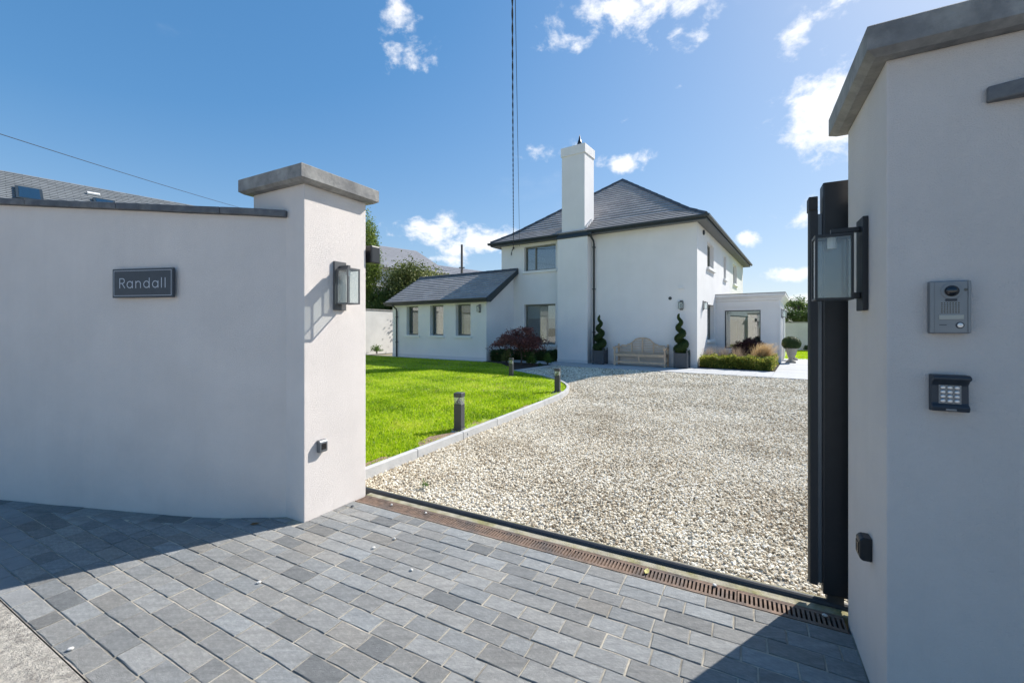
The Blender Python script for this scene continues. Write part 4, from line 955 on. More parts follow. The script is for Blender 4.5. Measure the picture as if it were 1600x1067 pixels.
MB().box(EXL-.01, EXR+.01, EYF-.012, EYF-.001, -.05, .17).build('plinth', M_PLINTH, house)
MB().box(EXL+.3, EXR-.2, -1.0, -.9, 0, 2.4).build('partition', M_ROOM, house)
for a in WIN_E: window(house, Vector((a[0], EYF, a[2])), EX, NF, a[1]-a[0], a[3]-a[2], (), set_=.17, fw=.06)
VO = .22; ZW = 2.60; YE = EYF-.26
l0, r0 = Vector((EXL-VO, YE, ZW)), Vector((EXR+VO, YE, ZW)); l1, r1 = Vector((EXL-VO, 0, EZR+.1)), Vector((EXR+VO, 0, EZR+.1))
lb, rb = Vector((EXL-VO, EYB+.26, ZW)), Vector((X0-.003, EYB+.26, ZW)); rb1 = Vector((X0-.003, 0, EZR+.1))
mb = MB(); courses(mb, l0, l1, r0, r1, 13, .032); courses(mb, rb, rb1, lb, l1, 13, .032)
r_s = mb.build('side_wing_roof', M_ROOF, house)
ridge_line([l1+up*.8, r1+up*.8], r_s, .07, .45)
for x0, x1 in ((EXR+VO-.001, EXR+VO+.03), (EXL-VO-.03, EXL-VO+.001)):
    mb = MB(); mb.extr([(YE-.02, ZW-.16), (YE-.02, ZW+.025), (0.0, EZR+.14), (0.0, EZR-.08), (YE+.22, ZW-.16)], 'x', x0, x1)
    mb.build('bargeboard', M_GUT, house)
MB().add([(EXL-VO, YE, ZW-.012), (EXR+VO, YE, ZW-.012), (EXR+VO, 0, EZR+.085), (EXL-VO, 0, EZR+.085), (EXL-VO, YE, ZW-.05), (EXR+VO, YE, ZW-.05), (EXR+VO, 0, EZR+.05), (EXL-VO, 0, EZR+.05)],
         [(0, 1, 2, 3), (7, 6, 5, 4), (0, 4, 5, 1), (1, 5, 6, 2), (3, 2, 6, 7), (0, 3, 7, 4)]).build('roof_deck', M_SOFFIT, house)
mb = MB().box(EXL-VO, EXR+VO-.002, YE-.002, YE+.024, ZW-.15, ZW-.015); mb.build('fascia', M_GUT, house)
MB().box(EXL-VO, EXR+VO-.002, YE+.025, EYF-.002, ZW-.15, ZW-.13).build('soffit', M_SOFFIT, house)
mb = MB(); mb.extr([(p[0]+YE-.003, p[1]+ZW+.004) for p in gsec][::-1], 'x', EXL-VO-.03, EXR+VO+.03); mb.build('gutter', M_GUT, house)
dp = MB(); dp.tube([(-13.02, YE-.055, ZW-.09), (-13.02, YE-.05, ZW-.16), (-13.02, EYF-.08, ZW-.32), (-13.02, EYF-.06, ZW-.42), (-13.02, EYF-.06, .02)], .036, 10)
dpo = dp.build('downpipe', M_GUT, house, smooth=True)
for z in (1.9, .7): MB().box(-13.07, -12.97, EYF-.11, EYF-.002, z, z+.03).build('bracket', M_GUT, dpo)
# porch
PX, PY0, PY1, PZ = 2.24, 3.84, 8.0, 2.25
WIN_P = [(.32, 1.62, .55, 2.11)]
mb = MB()
wall_panel(mb, Vector((0, PY0, 0)), EX, EZ, Vector((0, -1, 0)), [.002, PX], [-.05, PZ], WIN_P, .2)
wall_panel(mb, Vector((PX, 0, 0)), EY, EZ, Vector((1, 0, 0)), [PY0, PY1], [-.05, PZ], [(PY0+.42, PY0+1.05, .3, 2.0), (PY0+1.45, PY0+2.65, -.05, 2.08), (PY0+3.1, PY0+3.7, .3, 2.0)], .2)
wall_panel(mb, Vector((0, PY1, 0)), EX, EZ, Vector((0, 1, 0)), [.002, PX], [-.05, PZ], [], .2)
pw = mb.build('porch_wall', M_HREND, house)
window(house, Vector((.32, PY0, .55)), EX, NF, 1.3, 1.56, (), set_=.1, fw=.035, sill=False, blind=.36, frame=M_GUT, curtain=((.42, .72), (1.05, 1.26)))
for y0, w_ in ((PY0+.42, .63), (PY0+3.1, .6)): window(house, Vector((PX, y0, .3)), EY, NS, w_, 1.7, (), set_=.1, fw=.04, sill=False)
dd = MB().box(PX-.17, PX-.11, PY0+1.452, PY0+2.648, 0, 2.078).build('front_door', M_ANTH, house)
MB().box(PX-.11, PX-.05, PY0+1.55, PY0+1.57, .95, 1.25).build('door_handle', M_SILVER, dd)
for y0 in (PY0-.02, PY0+1.12, PY0+2.72, PY1-.28): MB().box(PX+.001, PX+.07, y0, y0+.28, -.05, PZ-.002).build('pilaster', M_HREND, house)
co = MB(); prof = [(0, PZ), (.03, PZ), (.03, PZ+.20), (.05, PZ+.23), (.09, PZ+.255), (.09, PZ+.30), (.13, PZ+.34), (.20, PZ+.40), (.22, PZ+.41), (.22, PZ+.50), (0, PZ+.50)]
for i in range(len(prof)-1):
    (d0, z0), (d1, z1) = prof[i], prof[i+1]
    ra = [(.002, PY0-d0, z0), (PX+d0, PY0-d0, z0), (PX+d0, PY1+d0, z0), (.002, PY1+d0, z0)]; rb_ = [(.002, PY0-d1, z1), (PX+d1, PY0-d1, z1), (PX+d1, PY1+d1, z1), (.002, PY1+d1, z1)]
    co.add(ra+rb_, [(0, 1, 5, 4), (1, 2, 6, 5), (2, 3, 7, 6)])
co.add([(.002, PY0, PZ+.5), (PX, PY0, PZ+.5), (PX, PY1, PZ+.5), (.002, PY1, PZ+.5)], [(0, 1, 2, 3)])
co.build('cornice', M_HREND, house)
MB().box(.002, PX+.23, PY0-.23, PY1+.23, PZ+.501, PZ+.53).build('porch_roof', M_CAP, house)
MB().box(.01, PX-.21, PY0+.21, PY1-.21, PZ-.06, PZ-.01).build('ceiling', M_ROOM, house)

# lanterns on the house
lantern('small grey lantern on the house front wall above the right spiral topiary', Hh(-.52, -.001, 2.02), HA, .9, 'house lanterns', M_LAMPGREY, .19, .09)
lantern('grey lantern on the sunlit side wall by the house corner', Hh(.001, 1.02, 2.03), HA+R(90), .95, 'house lanterns')
lantern('small grey lantern at the right end of the side wing', Hh(-8.0, -2.001, 2.02), HA, .9, 'house lanterns', M_LAMPGREY, .19, .09)
lantern('grey lantern on the porch pilaster nearest the flower bed', Hh(PX+.071, PY0+.12, 1.78), HA+R(90), .95, 'house lanterns')
lantern('grey lantern on the porch pilaster beside the front door', Hh(PX+.071, PY0+1.26, 1.78), HA+R(90), .95, 'house lanterns')

# ------------------------------------------------------------------ slabs round the house, beds
hp = MB(); hp.add([Hh(-7.62, -1.86, -.02), Hh(5.6, -1.86, -.02), Hh(5.6, 6.8, -.02), Hh(2.3, 6.8, -.02), Hh(2.3, -.02, -.02), Hh(-7.62, -.02, -.02)], [(0, 1, 2, 3, 4, 5)])
terrace = hp.build('terrace', M_GRAVBED, kind='structure')
def unit_box(name, m):
    bm = bmesh.new(); bmesh.ops.create_cube(bm, size=1); bmesh.ops.bevel(bm, geom=list(bm.edges), offset=.012, segments=1, affect='EDGES')
    me = bpy.data.meshes.new(name); bm.to_mesh(me); bm.free(); me.materials.append(m); return me
SLAB = unit_box('slab', M_SLAB)
def slab(x0, x1, y0, y1):
    o = bpy.data.objects.new('slab', SLAB); link(o, terrace, Hh((x0+x1)/2, (y0+y1)/2, -.006+random.uniform(-.002, .002)), HA); o.scale = (x1-x0-.006, y1-y0-.006, .04)
for j, (y0, y1) in enumerate(((-1.86, -1.26), (-1.26, -.66), (-.66, -.03))):
    x = -7.6+.45*j % .9
    while x < 2.2:
        x1 = min(x+.9, 2.3); slab(x, x1, y0, y1); x = x1
    x = 2.3
    while x < 5.5: slab(x, x+.9, y0, y1); x += .9
y = -.03
while y < 6.7:
    x = 2.3 if int(y*10) % 2 else 2.3
    while x < 5.5: slab(x, x+.9, y, y+.6); x += .9
    y += .6
sheet('path', [tuple(Hh(*p)[:2]) for p in ((-14.6, -2.62), (-7.1, -2.62), (-7.62, -2.0), (-14.6, -2.0))], .03, M_SLAB)
bed = MB(); bed.prism([tuple(Hh(*p)[:2]) for p in ((-7.1, -2.6), (-6.2, -3.0), (-5.2, -3.9), (-4.42, -4.7), (-4.40, -1.9), (-7.6, -1.88), (-7.6, -2.3))], -.05, .045); bed.build('planting_bed', M_SOIL, kind='structure')
bed = MB(); bed.prism([tuple(Hh(*p)[:2]) for p in ((.02, .02), (2.27, -.06), (2.27, 3.8), (.02, 3.8))], -.05, .035); bed.build('planting_bed', M_SOIL, kind='structure')
sheet('lawn', [tuple(Hh(*p)[:2]) for p in ((.1, 6.85), (22, 6.85), (22, 15.4), (.1, 15.4))], .01, M_LAWN)
n = 26000; Q = np.c_[RNG.uniform(2.3, 8.5, n), RNG.uniform(6.9, 15.3, n)]; c_, s_ = math.cos(HA), math.sin(HA)
Q = np.c_[HO.x+Q[:, 0]*c_-Q[:, 1]*s_, HO.y+Q[:, 0]*s_+Q[:, 1]*c_]
blades('grass', Q, .008, .06, .02, M_GRASS, np.clip(RNG.normal(.5, .2, n), 0, 1), 'sunlit strip of lawn beyond the porch, before the far wall')

# ------------------------------------------------------------------ bench, planters, topiary, urns
def bench():
    t = thing('garden_bench', 'weathered teak bench with arched slatted back against the house wall', 'bench', Hh(-1.86, -.56), HA)
    W = .94; D = .48; pt = lambda *a: a
    for x in (-W, W-.06):
        MB().box(x, x+.06, 0, .055, 0, .66).build('leg', M_TEAK, t, bevel=.006, seg=1)
        MB().box(x, x+.06, D-.055, D, 0, .80).build('leg', M_TEAK, t, bevel=.006, seg=1)
        MB().box(x+.012, x+.048, .056, D-.056, .12, .17).box(x+.012, x+.048, .056, D-.056, .36, .42).build('side_rail', M_TEAK, t)
        arm = MB(); arm.box(x-.02, x+.08, -.02, D-.058, .662, .70); arm.build('armrest', M_TEAK, t, bevel=.008)
        MB().lathe([(.05, -.05), (.05, .05)], 14, (0, 0, 0), 'y').build('arm_scroll', M_TEAK, t, loc=(x+.03, .02, .655), rz=R(90))
        MB().box(x-.01 if x < 0 else x+.03, x+.03 if x < 0 else x+.07, D-.3, D-.06, .70, .72).build('arm_rail', M_TEAK, t)
    MB().box(-W+.061, W-.061, .008, .045, .36, .43).build('apron', M_TEAK, t)
    MB().box(-W+.061, W-.061, .012, .045, .11, .18).build('stretcher', M_TEAK, t)
    MB().box(-.032, .032, .010, .046, .181, .359).build('centre_leg', M_TEAK, t)
    for k in range(6): MB().box(-W+.02, W-.02, .0+k*.078, .066+k*.078, .431, .452).build('seat_slat', M_TEAK, t)
    def crest(x):
        a = abs(x)/W
        if a < .30: return .80+.245*math.sqrt(max(0, 1-(a/.44)**2))
        if a < .56: q = (a-.30)/.26; return .80+.245*math.sqrt(1-(.30/.44)**2)*(1-q)**1.5
        if a < .60: return .80
        if a < .86: return .76
        return .70
    n = 64; vs = []
    for i in range(n+1):
        x = -W+2*W*i/n; z = crest(x)
        for dy, dz in ((0, 0), (.04, 0), (.04, -.055), (0, -.055)): vs.append((x, D-.05+dy, z+dz))
    fs = [(0, 1, 2, 3), (n*4+3, n*4+2, n*4+1, n*4)]
    for i in range(n):
        for k in range(4): fs.append((i*4+k, i*4+(k+1) % 4, i*4+4+(k+1) % 4, i*4+4+k))
    MB().add(vs, fs).build('crest_rail', M_TEAK, t)
    for x in (-.40, 0, .40): MB().box(x-.022, x+.022, D-.055, D-.015, .45, crest(x)-.056).build('back_post', M_TEAK, t)
    MB().box(-W+.06, W-.06, D-.046, D-.014, .462, .50).build('back_rail', M_TEAK, t)
    for k in range(7):
        z = .535+k*.062
        xs = [x/200*W for x in range(-188, 189) if crest(x/200*W)-.06 > z+.022]
        if not xs: continue
        MB().box(max(min(xs), -W+.06), min(max(xs), W-.06), D-.040, D-.022, z, z+.016).build('back_slat', M_TEAK, t)
bench()
def planter(label, loc, rz):
    t = thing('planter', label, 'planter', loc, rz, 'square grey planters'); s = .225
    for a, b, c, d in ((-s+.02, s-.02, -s+.02, -s+.045), (-s+.02, s-.02, s-.045, s-.02), (-s+.02, -s+.045, -s+.046, s-.046), (s-.045, s-.02, -s+.046, s-.046)):
        MB().box(a, b, c, d, .05, .53).build('side_panel', M_LEAD, t)
    for x in (-1, 1):
        for y in (-1, 1):
            cx, cy = x*(s-.02), y*(s-.02); p = MB().box(cx-.024, cx+.024, cy-.024, cy+.024, 0, .565).build('post', M_LEAD, t, bevel=.004, seg=1)
            MB().lathe([(.008, .565), (.010, .58), (.024, .60), (.024, .615), (.002, .64)], 10, (cx, cy, 0)).build('finial', M_LEAD, p)
    for f in ((-s+.0255, s-.0255, -s+.008, -s+.0195), (-s+.0255, s-.0255, s-.0195, s-.008)): MB().box(*f, .46, .53).box(*f, .05, .11).build('trim', M_LEAD, t)
    MB().box(-s+.046, s-.046, -s+.046, s-.046, .42, .50).build('soil', M_SOIL, t)
    return t
def spiral(label, loc, ph, lean):
    t = thing('spiral_topiary', label, 'topiary', loc, 0, 'spiral topiaries'); H_ = 1.36; turns = 3.6; n = 150; core = []; rad = []
    for i in range(n):
        f = i/(n-1); a = ph+2*math.pi*turns*f; amp = .115*(1-f)**.8+.018; z = .06+f*H_
        core.append((amp*math.cos(a)+lean*f, amp*math.sin(a), z)); rad.append((.135*(1-f)**.85+.028)*(1 if f < .97 else .7))
    MB().tube([(0, 0, -.05), (lean*.3, 0, .5), (lean*.8, 0, 1.1)], .018, 6).build('stem', M_BARK, t)
    MB().tube(core, [r*.88 for r in rad], 10).build('foliage_core', M_BOXCORE, t)
    P = []; N = []
    for i in range(n):
        k = int(260*rad[i]/.1)
        v = RNG.normal(size=(k, 3)); v /= np.linalg.norm(v, axis=1)[:, None]
        P.append(np.array(core[i])+v*rad[i]*RNG.uniform(.86, 1.08, (k, 1))); N.append(v)
    P = np.vstack(P); N = np.vstack(N); C_ = np.array(core); keep = np.ones(len(P), bool)
    leaves('foliage', P, .028, M_BOX, t, N=N)
LP, RP = Hh(-3.42, -.36), Hh(-.42, -.36)
planter('dark grey square planter left of the bench, by the downpipe', LP, HA); planter('dark grey square planter right of the bench, at the house corner', RP, HA)
spiral('clipped spiral topiary in the planter left of the bench', LP+Vector((0, 0, .45)), 1.0, -.02)
spiral('clipped spiral topiary in the planter right of the bench', RP+Vector((0, 0, .45)), .4, -.10)
def ball(label, loc, r):
    t = thing('ball_topiary', label, 'topiary', loc, 0, 'ball topiaries')
    v = RNG.normal(size=(5200, 3)); v /= np.linalg.norm(v, axis=1)[:, None]; v[:, 2] *= .84
    bm = bmesh.new(); bmesh.ops.create_icosphere(bm, subdivisions=3, radius=r*.93)
    for q in bm.verts: q.co.z = q.co.z*.84+r*.55
    me = bpy.data.meshes.new('foliage_core'); bm.to_mesh(me); bm.free(); me.materials.append(M_BOXCORE); link(bpy.data.objects.new('foliage_core', me), t)
    leaves('foliage', v*r*RNG.uniform(.93, 1.05, (5200, 1))+np.array([0, 0, r*.55]), .034, M_BOX, t, N=v)
def urn(label, loc):
    t = thing('stone_urn', label, 'urn', loc, HA, 'stone urns')
    MB().box(-.17, .17, -.17, .17, 0, .07).build('foot', M_STONEURN, t, bevel=.008)
    MB().lathe([(.13, .06), (.135, .08), (.09, .11), (.065, .15), (.07, .18), (.10, .21), (.125, .30), (.15, .42), (.175, .52), (.215, .56), (.215, .585), (.18, .585), (.17, .55)], 24).build('bowl', M_STONEURN, t, smooth=True)
urn('pale stone urn with clipped ball beside the porch corner', Hh(2.62, 4.35, .01)); ball('clipped box ball in the urn nearest the porch corner', Hh(2.62, 4.35, .62), .31)
urn('second pale stone urn, half hidden behind the first', Hh(2.66, 6.2, .01)); ball('box ball half hidden behind the nearer ball topiary', Hh(2.66, 6.2, .55), .29)

# ------------------------------------------------------------------ bollard lights along the lawn
def bollard(label, W):
    t = thing('bollard_light', label, 'bollard light', (W[0], W[1], .06), GA+R(8), 'bollard lights'); s = .053
    MB().box(-s-.012, s+.012, -s-.012, s+.012, .0, .03).build('base_plate', M_ANTH, t, bevel=.003, seg=1)
    MB().box(-s, s, -s, s, .03, .345).build('post', M_ANTH, t, bevel=.003, seg=1)
    MB().add([(-s+.004, -s+.004, .345), (s-.004, -s+.004, .345), (s-.004, s-.004, .345), (-s+.004, s-.004, .345), (0, 0, .435)], [(3, 2, 1, 0), (0, 1, 4), (1, 2, 4), (2, 3, 4), (3, 0, 4)]).build('reflector', M_ANTH, t)
    for a in ((-s+.003, s-.003, -s+.002, -s+.006), (-s+.003, s-.003, s-.006, s-.002), (-s+.002, -s+.0028, -s+.007, s-.007), (s-.0028, s-.002, -s+.007, s-.007)): MB().box(*a, .346, .4345).build('pane', M_HAZY, t)
    MB().box(-s-.003, s+.003, -s-.003, s+.003, .435, .492).build('top', M_ANTH, t, bevel=.004, seg=1)
for W, lab in (((-.69, 5.63), 'dark grey bollard light nearest the gateway, at the lawn edge'), ((.95, 8.98), 'dark grey bollard light at the rounded lawn corner'), ((-.02, 11.95), 'dark grey bollard light beside the maple bed')):
    bollard(lab, W)
    MB().prism([(W[0]-.10, W[1]-.13), (W[0]+.13, W[1]-.13), (W[0]+.13, W[1]+.10), (W[0]-.10, W[1]+.10)], .03, .0595).build('lamp_footing', M_KERB, kind='structure')

# ------------------------------------------------------------------ planting
def hedge(name, label, cat, x0, x1, y0, y1, h, m, frame=Hh, n=None, group=None, leaf=.04, lump=.05):
    t = thing(name, label, cat, frame(0, 0, 0), 0, group)
    a = (x1-x0)*h*2+(y1-y0)*h*2+(x1-x0)*(y1-y0); n = n or int(a*8500)
    P = np.c_[RNG.uniform(x0, x1, n), RNG.uniform(y0, y1, n), RNG.uniform(.03, h, n)]
    d = np.stack([P[:, 0]-x0, x1-P[:, 0], P[:, 1]-y0, y1-P[:, 1], h-P[:, 2]], 1); k = d.argmin(1); mn = d.min(1)
    P = P[mn < .12]
    P += lump*(.45*np.sin(P[:, [0, 0, 0]]*11.3+1.3+2*np.sin(P[:, [1]]*3))*np.array([.3, -.8, .8])+.4*np.sin(P[:, [0, 0, 0]]*23.7+P[:, [1]]*9)*np.array([.2, -.6, .7])+.45*np.sin(P[:, [1, 2, 1]]*13+P[:, [0]]*5+.4)+RNG.normal(0, .3, P.shape))
    Wd = np.array([frame(*p)-frame(0, 0, 0) for p in P]) if len(P) < 60000 else P
    leaves('foliage', Wd, leaf, m, t)
    mb = MB(); mb.box(x0+.14, x1-.14, y0+.14, y1-.14, 0, h-.16)
    mb.v = [tuple(frame(*v)-frame(0, 0, 0)) for v in mb.v]; mb.build('twigs', M_BOXCORE, t)
    return t
hedge('box_hedge', 'low clipped green hedge under the ground floor window', 'hedge', -7.4, -5.32, -.52, -.12, .46, M_BOX)
hedge('box_hedge', 'low green hedge running along the end wall of the side wing', 'hedge', -7.58, -7.18, -1.9, -.62, .48, M_BOX)
hedge('box_hedge', 'low yellowing box hedge along the front of the porch bed', 'hedge', .08, 1.72, .06, .46, .42, M_BOXY, lump=.075, leaf=.05)
hedge('box_hedge', 'low golden box hedge along the path side of the porch bed', 'hedge', 1.74, 2.22, -.02, 2.6, .40, M_BOXY, lump=.075, leaf=.05)
def bush(name, label, cat, loc, n, rx, rz, leaf, m, group=None, clumps=14, stems=5, z0=.1):
    t = thing(name, label, cat, loc, 0, group)
    C_ = RNG.normal(size=(clumps, 3)); C_ /= np.linalg.norm(C_, axis=1)[:, None]; C_ *= RNG.uniform(.3, .85, (clumps, 1)); C_[:, 2] = np.abs(C_[:, 2])
    pick = RNG.integers(0, clumps, n); P = C_[pick]+RNG.normal(0, .17, (n, 3)); P[:, :2] *= rx; P[:, 2] = z0+np.abs(P[:, 2])*(rz-z0)
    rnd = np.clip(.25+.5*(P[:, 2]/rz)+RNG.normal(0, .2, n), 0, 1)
    mb = MB()
    for k in range(stems):
        c = C_[k % clumps]; mb.tube([(RNG.normal()*.02, RNG.normal()*.02, -.03), (c[0]*rx*.4, c[1]*rx*.4, rz*.4), (c[0]*rx, c[1]*rx, max(z0, c[2]*rz))], [.014, .01, .005], 5)
    mb.build('stems', M_BARK, t); leaves('foliage', P, leaf, m, t, rnd=rnd); return t
# red maple: a low spreading crown in layers
def maple():
    t = thing('maple_tree', 'low spreading crimson maple in the bed before the house', 'tree', Hh(-5.5, -2.72, .04))
    mb = MB(); mb.tube([(0, 0, -.05), (.02, .01, .25), (0, .03, .48)], [.035, .028, .024], 7); tips = []
    for k in range(16):
        a = k*2.4; r = .35+.55*((k*37) % 10)/10; z = .80+.40*((k*53) % 11)/11-.12*(r/.9)
        e = (r*math.cos(a), r*math.sin(a)*.8, z); mb.tube([(0, .03, .46), (e[0]*.45, e[1]*.45, z*.78+.05), e], [.016, .010, .004], 5); tips.append(e)
    mb.build('trunk', M_BARK, t); P = []; T_ = np.array(tips)
    for e in tips:
        k = 430; q = RNG.normal(size=(k, 3))*np.array([.17, .17, .06]); q[:, 2] -= .5*(q[:, 0]**2+q[:, 1]**2)/.12*.25; P.append(np.array(e)+q)
    for _ in range(6):
        a = RNG.uniform(0, 6.28); e = np.array([.3*math.cos(a), .3*math.sin(a), 1.2+RNG.uniform(-.08, .1)]); P.append(e+RNG.normal(size=(160, 3))*np.array([.13, .13, .05]))
    leaves('crown', np.vstack(P), .066, M_MAPLE, t, aspect=.55)
maple()
bush('shrub', 'bright leafy green shrub under the maple, right of its trunk', 'shrub', Hh(-5.0, -2.75, .04), 900, .22, .42, .06, M_SHRUB)
bush('shrub', 'dull green open shrub left of the maple trunk', 'shrub', Hh(-6.25, -2.55, .04), 900, .28, .55, .05, M_OLIVE)
bush('shrub', 'slim olive green shrub at the right end of the maple bed', 'shrub', Hh(-4.62, -2.3, .04), 600, .17, .46, .05, M_SHRUB)
bush('shrub', 'dark green shrub behind the maple by the hedge', 'shrub', Hh(-5.6, -2.05, .04), 1100, .34, .5, .05, M_BOX)
bush('shrub', 'low dark plant at the tip of the maple bed by the terrace', 'shrub', Hh(-4.5, -3.05, .04), 300, .10, .16, .04, M_BOX, z0=.03)
# porch bed: dark laceleaf maple, feathery grasses, a small mound
t = thing('laceleaf_maple', 'dark purple mounded laceleaf maple below the porch window', 'shrub', Hh(1.38, 2.3, .03)); n = 12000
v = RNG.normal(size=(n, 3)); v /= np.linalg.norm(v, axis=1)[:, None]; v[:, 2] = np.abs(v[:, 2]); rr_ = RNG.uniform(.72, 1.04, (n, 1))*(1+.12*np.sin(v[:, :1]*9)*np.sin(v[:, 1:2]*7))
P = v*rr_*np.array([.80, .55, .92]); P[:, 2] -= .12*(np.hypot(P[:, 0], P[:, 1])/.8)**2; P[:, 2] = np.maximum(P[:, 2], .03)
leaves('foliage', P, .08, M_DKMAPLE, t, aspect=.32)
bm = bmesh.new(); bmesh.ops.create_icosphere(bm, subdivisions=2, radius=.6)
for q in bm.verts: q.co.z = max(0, q.co.z*.9)
me = bpy.data.meshes.new('branches'); bm.to_mesh(me); bm.free(); me.materials.append(M_BOXCORE); link(bpy.data.objects.new('branches', me), t)
def grass_clump(label, loc, n, rx, ry, h, lean, m, droop=.35, w=.008):
    t = thing('ornamental_grass', label, 'grass plant', loc, HA, 'ornamental grasses')
    base = RNG.normal(0, 1, (n, 2))*np.array([rx*.35, ry*.35]); dirv = RNG.normal(0, 1, (n, 2))*np.array([rx, ry])*.55+np.array(lean)
    hh = h*RNG.uniform(.45, 1.1, n); V = []; F = []; ang = RNG.uniform(0, 3.14, n); wv_ = np.c_[np.cos(ang), np.sin(ang), np.zeros(n)]*w*.5
    ks = [0, .4, .75, 1.0]; rows = []
    for f in ks:
        p = np.c_[base+dirv*(f**1.7)[None] if False else base+dirv*(f**1.7), hh*(f-droop*f**3)]; ww = wv_*(1.15-f)
        rows += [p-ww, p+ww]
    V = np.stack(rows, 1).reshape(-1, 3); o = np.arange(n)[:, None]*8
    F = np.vstack([o+np.array([[2*i, 2*i+1, 2*i+3, 2*i+2]]) for i in range(3)])
    npmesh('blades', V, F, m, t, np.tile(RNG.random(n), 3))
grass_clump('golden feathery grass arching over the hedge by the path', Hh(1.78, 1.0, .03), 1300, .32, .24, 1.2, (.34, -.12), M_STRAW, .33, .009)
for k, (x, y, lab) in enumerate(((.26, .95, 'pinkish grass tuft nearest the house corner'), (.68, 1.1, 'pinkish grass tuft second from the house corner'), (1.14, .95, 'pinkish grass tuft just left of the golden grass'))):
    grass_clump(lab+' behind the hedge', Hh(x, y, .03), 520, .24, .2, .80, (0, 0), M_PINKGR, .15, .006)
bush('shrub', 'small grey green mound between the grasses and the golden grass', 'shrub', Hh(1.45, .75, .03), 900, .24, .46, .035, M_BOX)
bush('shrub', 'small dark shrub at the foot of the left garden wall', 'shrub', (-7.3, 23.2, .03), 500, .35, .5, .07, M_SHRUB)
for k, (x, lab) in enumerate(((3.2, 'small dark shrub under the far wall behind the urn'), (4.15, 'small dark round shrub under the far wall, near the gate'), (4.9, 'small dark shrub under the far wall, hidden by the gate edge'))):
    bush('shrub', lab, 'shrub', Hh(x, 15.1, .0), 700, .35, .42, .08, M_BOX, 'shrubs under the far wall')

# ------------------------------------------------------------------ garden walls
def garden_wall(label, a, b, h, thick=.22, z0=-.05, piers=()):
    a, b = Vector((a[0], a[1], 0)), Vector((b[0], b[1], 0)); L = (b-a).length; ang = math.atan2(b.y-a.y, b.x-a.x)
    t = thing('garden_wall', label, 'wall', a, ang)
    MB().box(0, L, 0, thick, z0, h).build('wall_body', M_GWALL, t)
    x = 0
    while x < L-.01:
        x1 = min(x+1.0, L); MB().box(x+.003, x1-.003, -.04, thick+.04, h+.002, h+.055).build('coping_stone', M_CAP, t); x = x1
    for p in piers: MB().box(p, p+.4, -.06, -.001, z0, h-.002).build('pier', M_GWALL, t)
garden_wall('white garden wall behind the side wing at the left', G(-15.2, 30)[:2], G(-15.2, 0)[:2], 2.36, piers=(13.2,))
garden_wall('white back garden wall beyond the porch', Hh(.4, 15.5)[:2], Hh(24, 15.5)[:2], 1.70, piers=(3.05,))

# ------------------------------------------------------------------ trees
def tree(name, label, loc, h, crown_z, rx, rz, m, n, leaf, seed, clumps=40, trunk=.12, flat=1.0, gap=.19):
    r = np.random.default_rng(seed); t = thing(name, label, 'tree', loc); mb = MB()
    C_ = r.normal(size=(clumps, 3)); C_ /= np.linalg.norm(C_, axis=1)[:, None]; C_ *= r.uniform(.35, 1.0, (clumps, 1))**.6
    C_ = C_*np.array([rx, rx, rz])*.9+np.array([0, 0, crown_z])
    mb.tube([(0, 0, -.1), (.04, .02, crown_z*.5), (.0, .05, crown_z), (.05, 0, crown_z+rz*.5)], [trunk, trunk*.8, trunk*.55, trunk*.25], 9)
    for c in C_: 
        z = min(c[2]-.1, max(crown_z-rz*.7, c[2]*.72)); mb.tube([(0.02, .02, z), (c[0]*.5, c[1]*.5, (z+c[2])/2+.08), tuple(c)], [trunk*.3, trunk*.18, trunk*.06], 5)
    mb.build('trunk', M_BARK, t)
    k = n//clumps; P = np.vstack([c+r.normal(size=(k, 3))*np.array([rx, rx, rz*flat])*gap for c in C_])
    q = np.repeat(r.random(clumps), k); rnd = np.clip(.55*q+.45*r.random(len(P)), 0, 1)
    leaves('crown', P, leaf, m, t, rnd=rnd); return t
tree('birch_tree', 'slender green tree rising just behind the left gate pillar', (-9.15, 27.0, 0), 6, 5.3, .95, 2.9, M_BIRCH, 15000, .13, 3, 40, .09)
tree('garden_tree', 'broad olive green tree behind the side wing roof', (-6.4, 28.5, 0), 6, 3.75, 2.4, 1.8, M_OLIVE, 34000, .16, 5, 60, .14)
tree('garden_tree', 'dark green bushy tree between the birch and the side wing', (-8.0, 26.9, 0), 5, 2.5, 1.2, 1.2, M_TREE, 12000, .13, 8, 40, .12)
tree('garden_tree', 'round dark green tree beyond the far garden wall', (22.6, 34.0, 0), 5, 2.55, 1.45, 1.4, M_TREE, 9000, .13, 12, 34, .14, 1.0, .13)
tree('garden_tree', 'low green tree beyond the far wall, right of the round tree', (26.0, 37.0, 0), 4, 1.6, 1.4, .9, M_TREE, 8000, .13, 14, 30, .12)

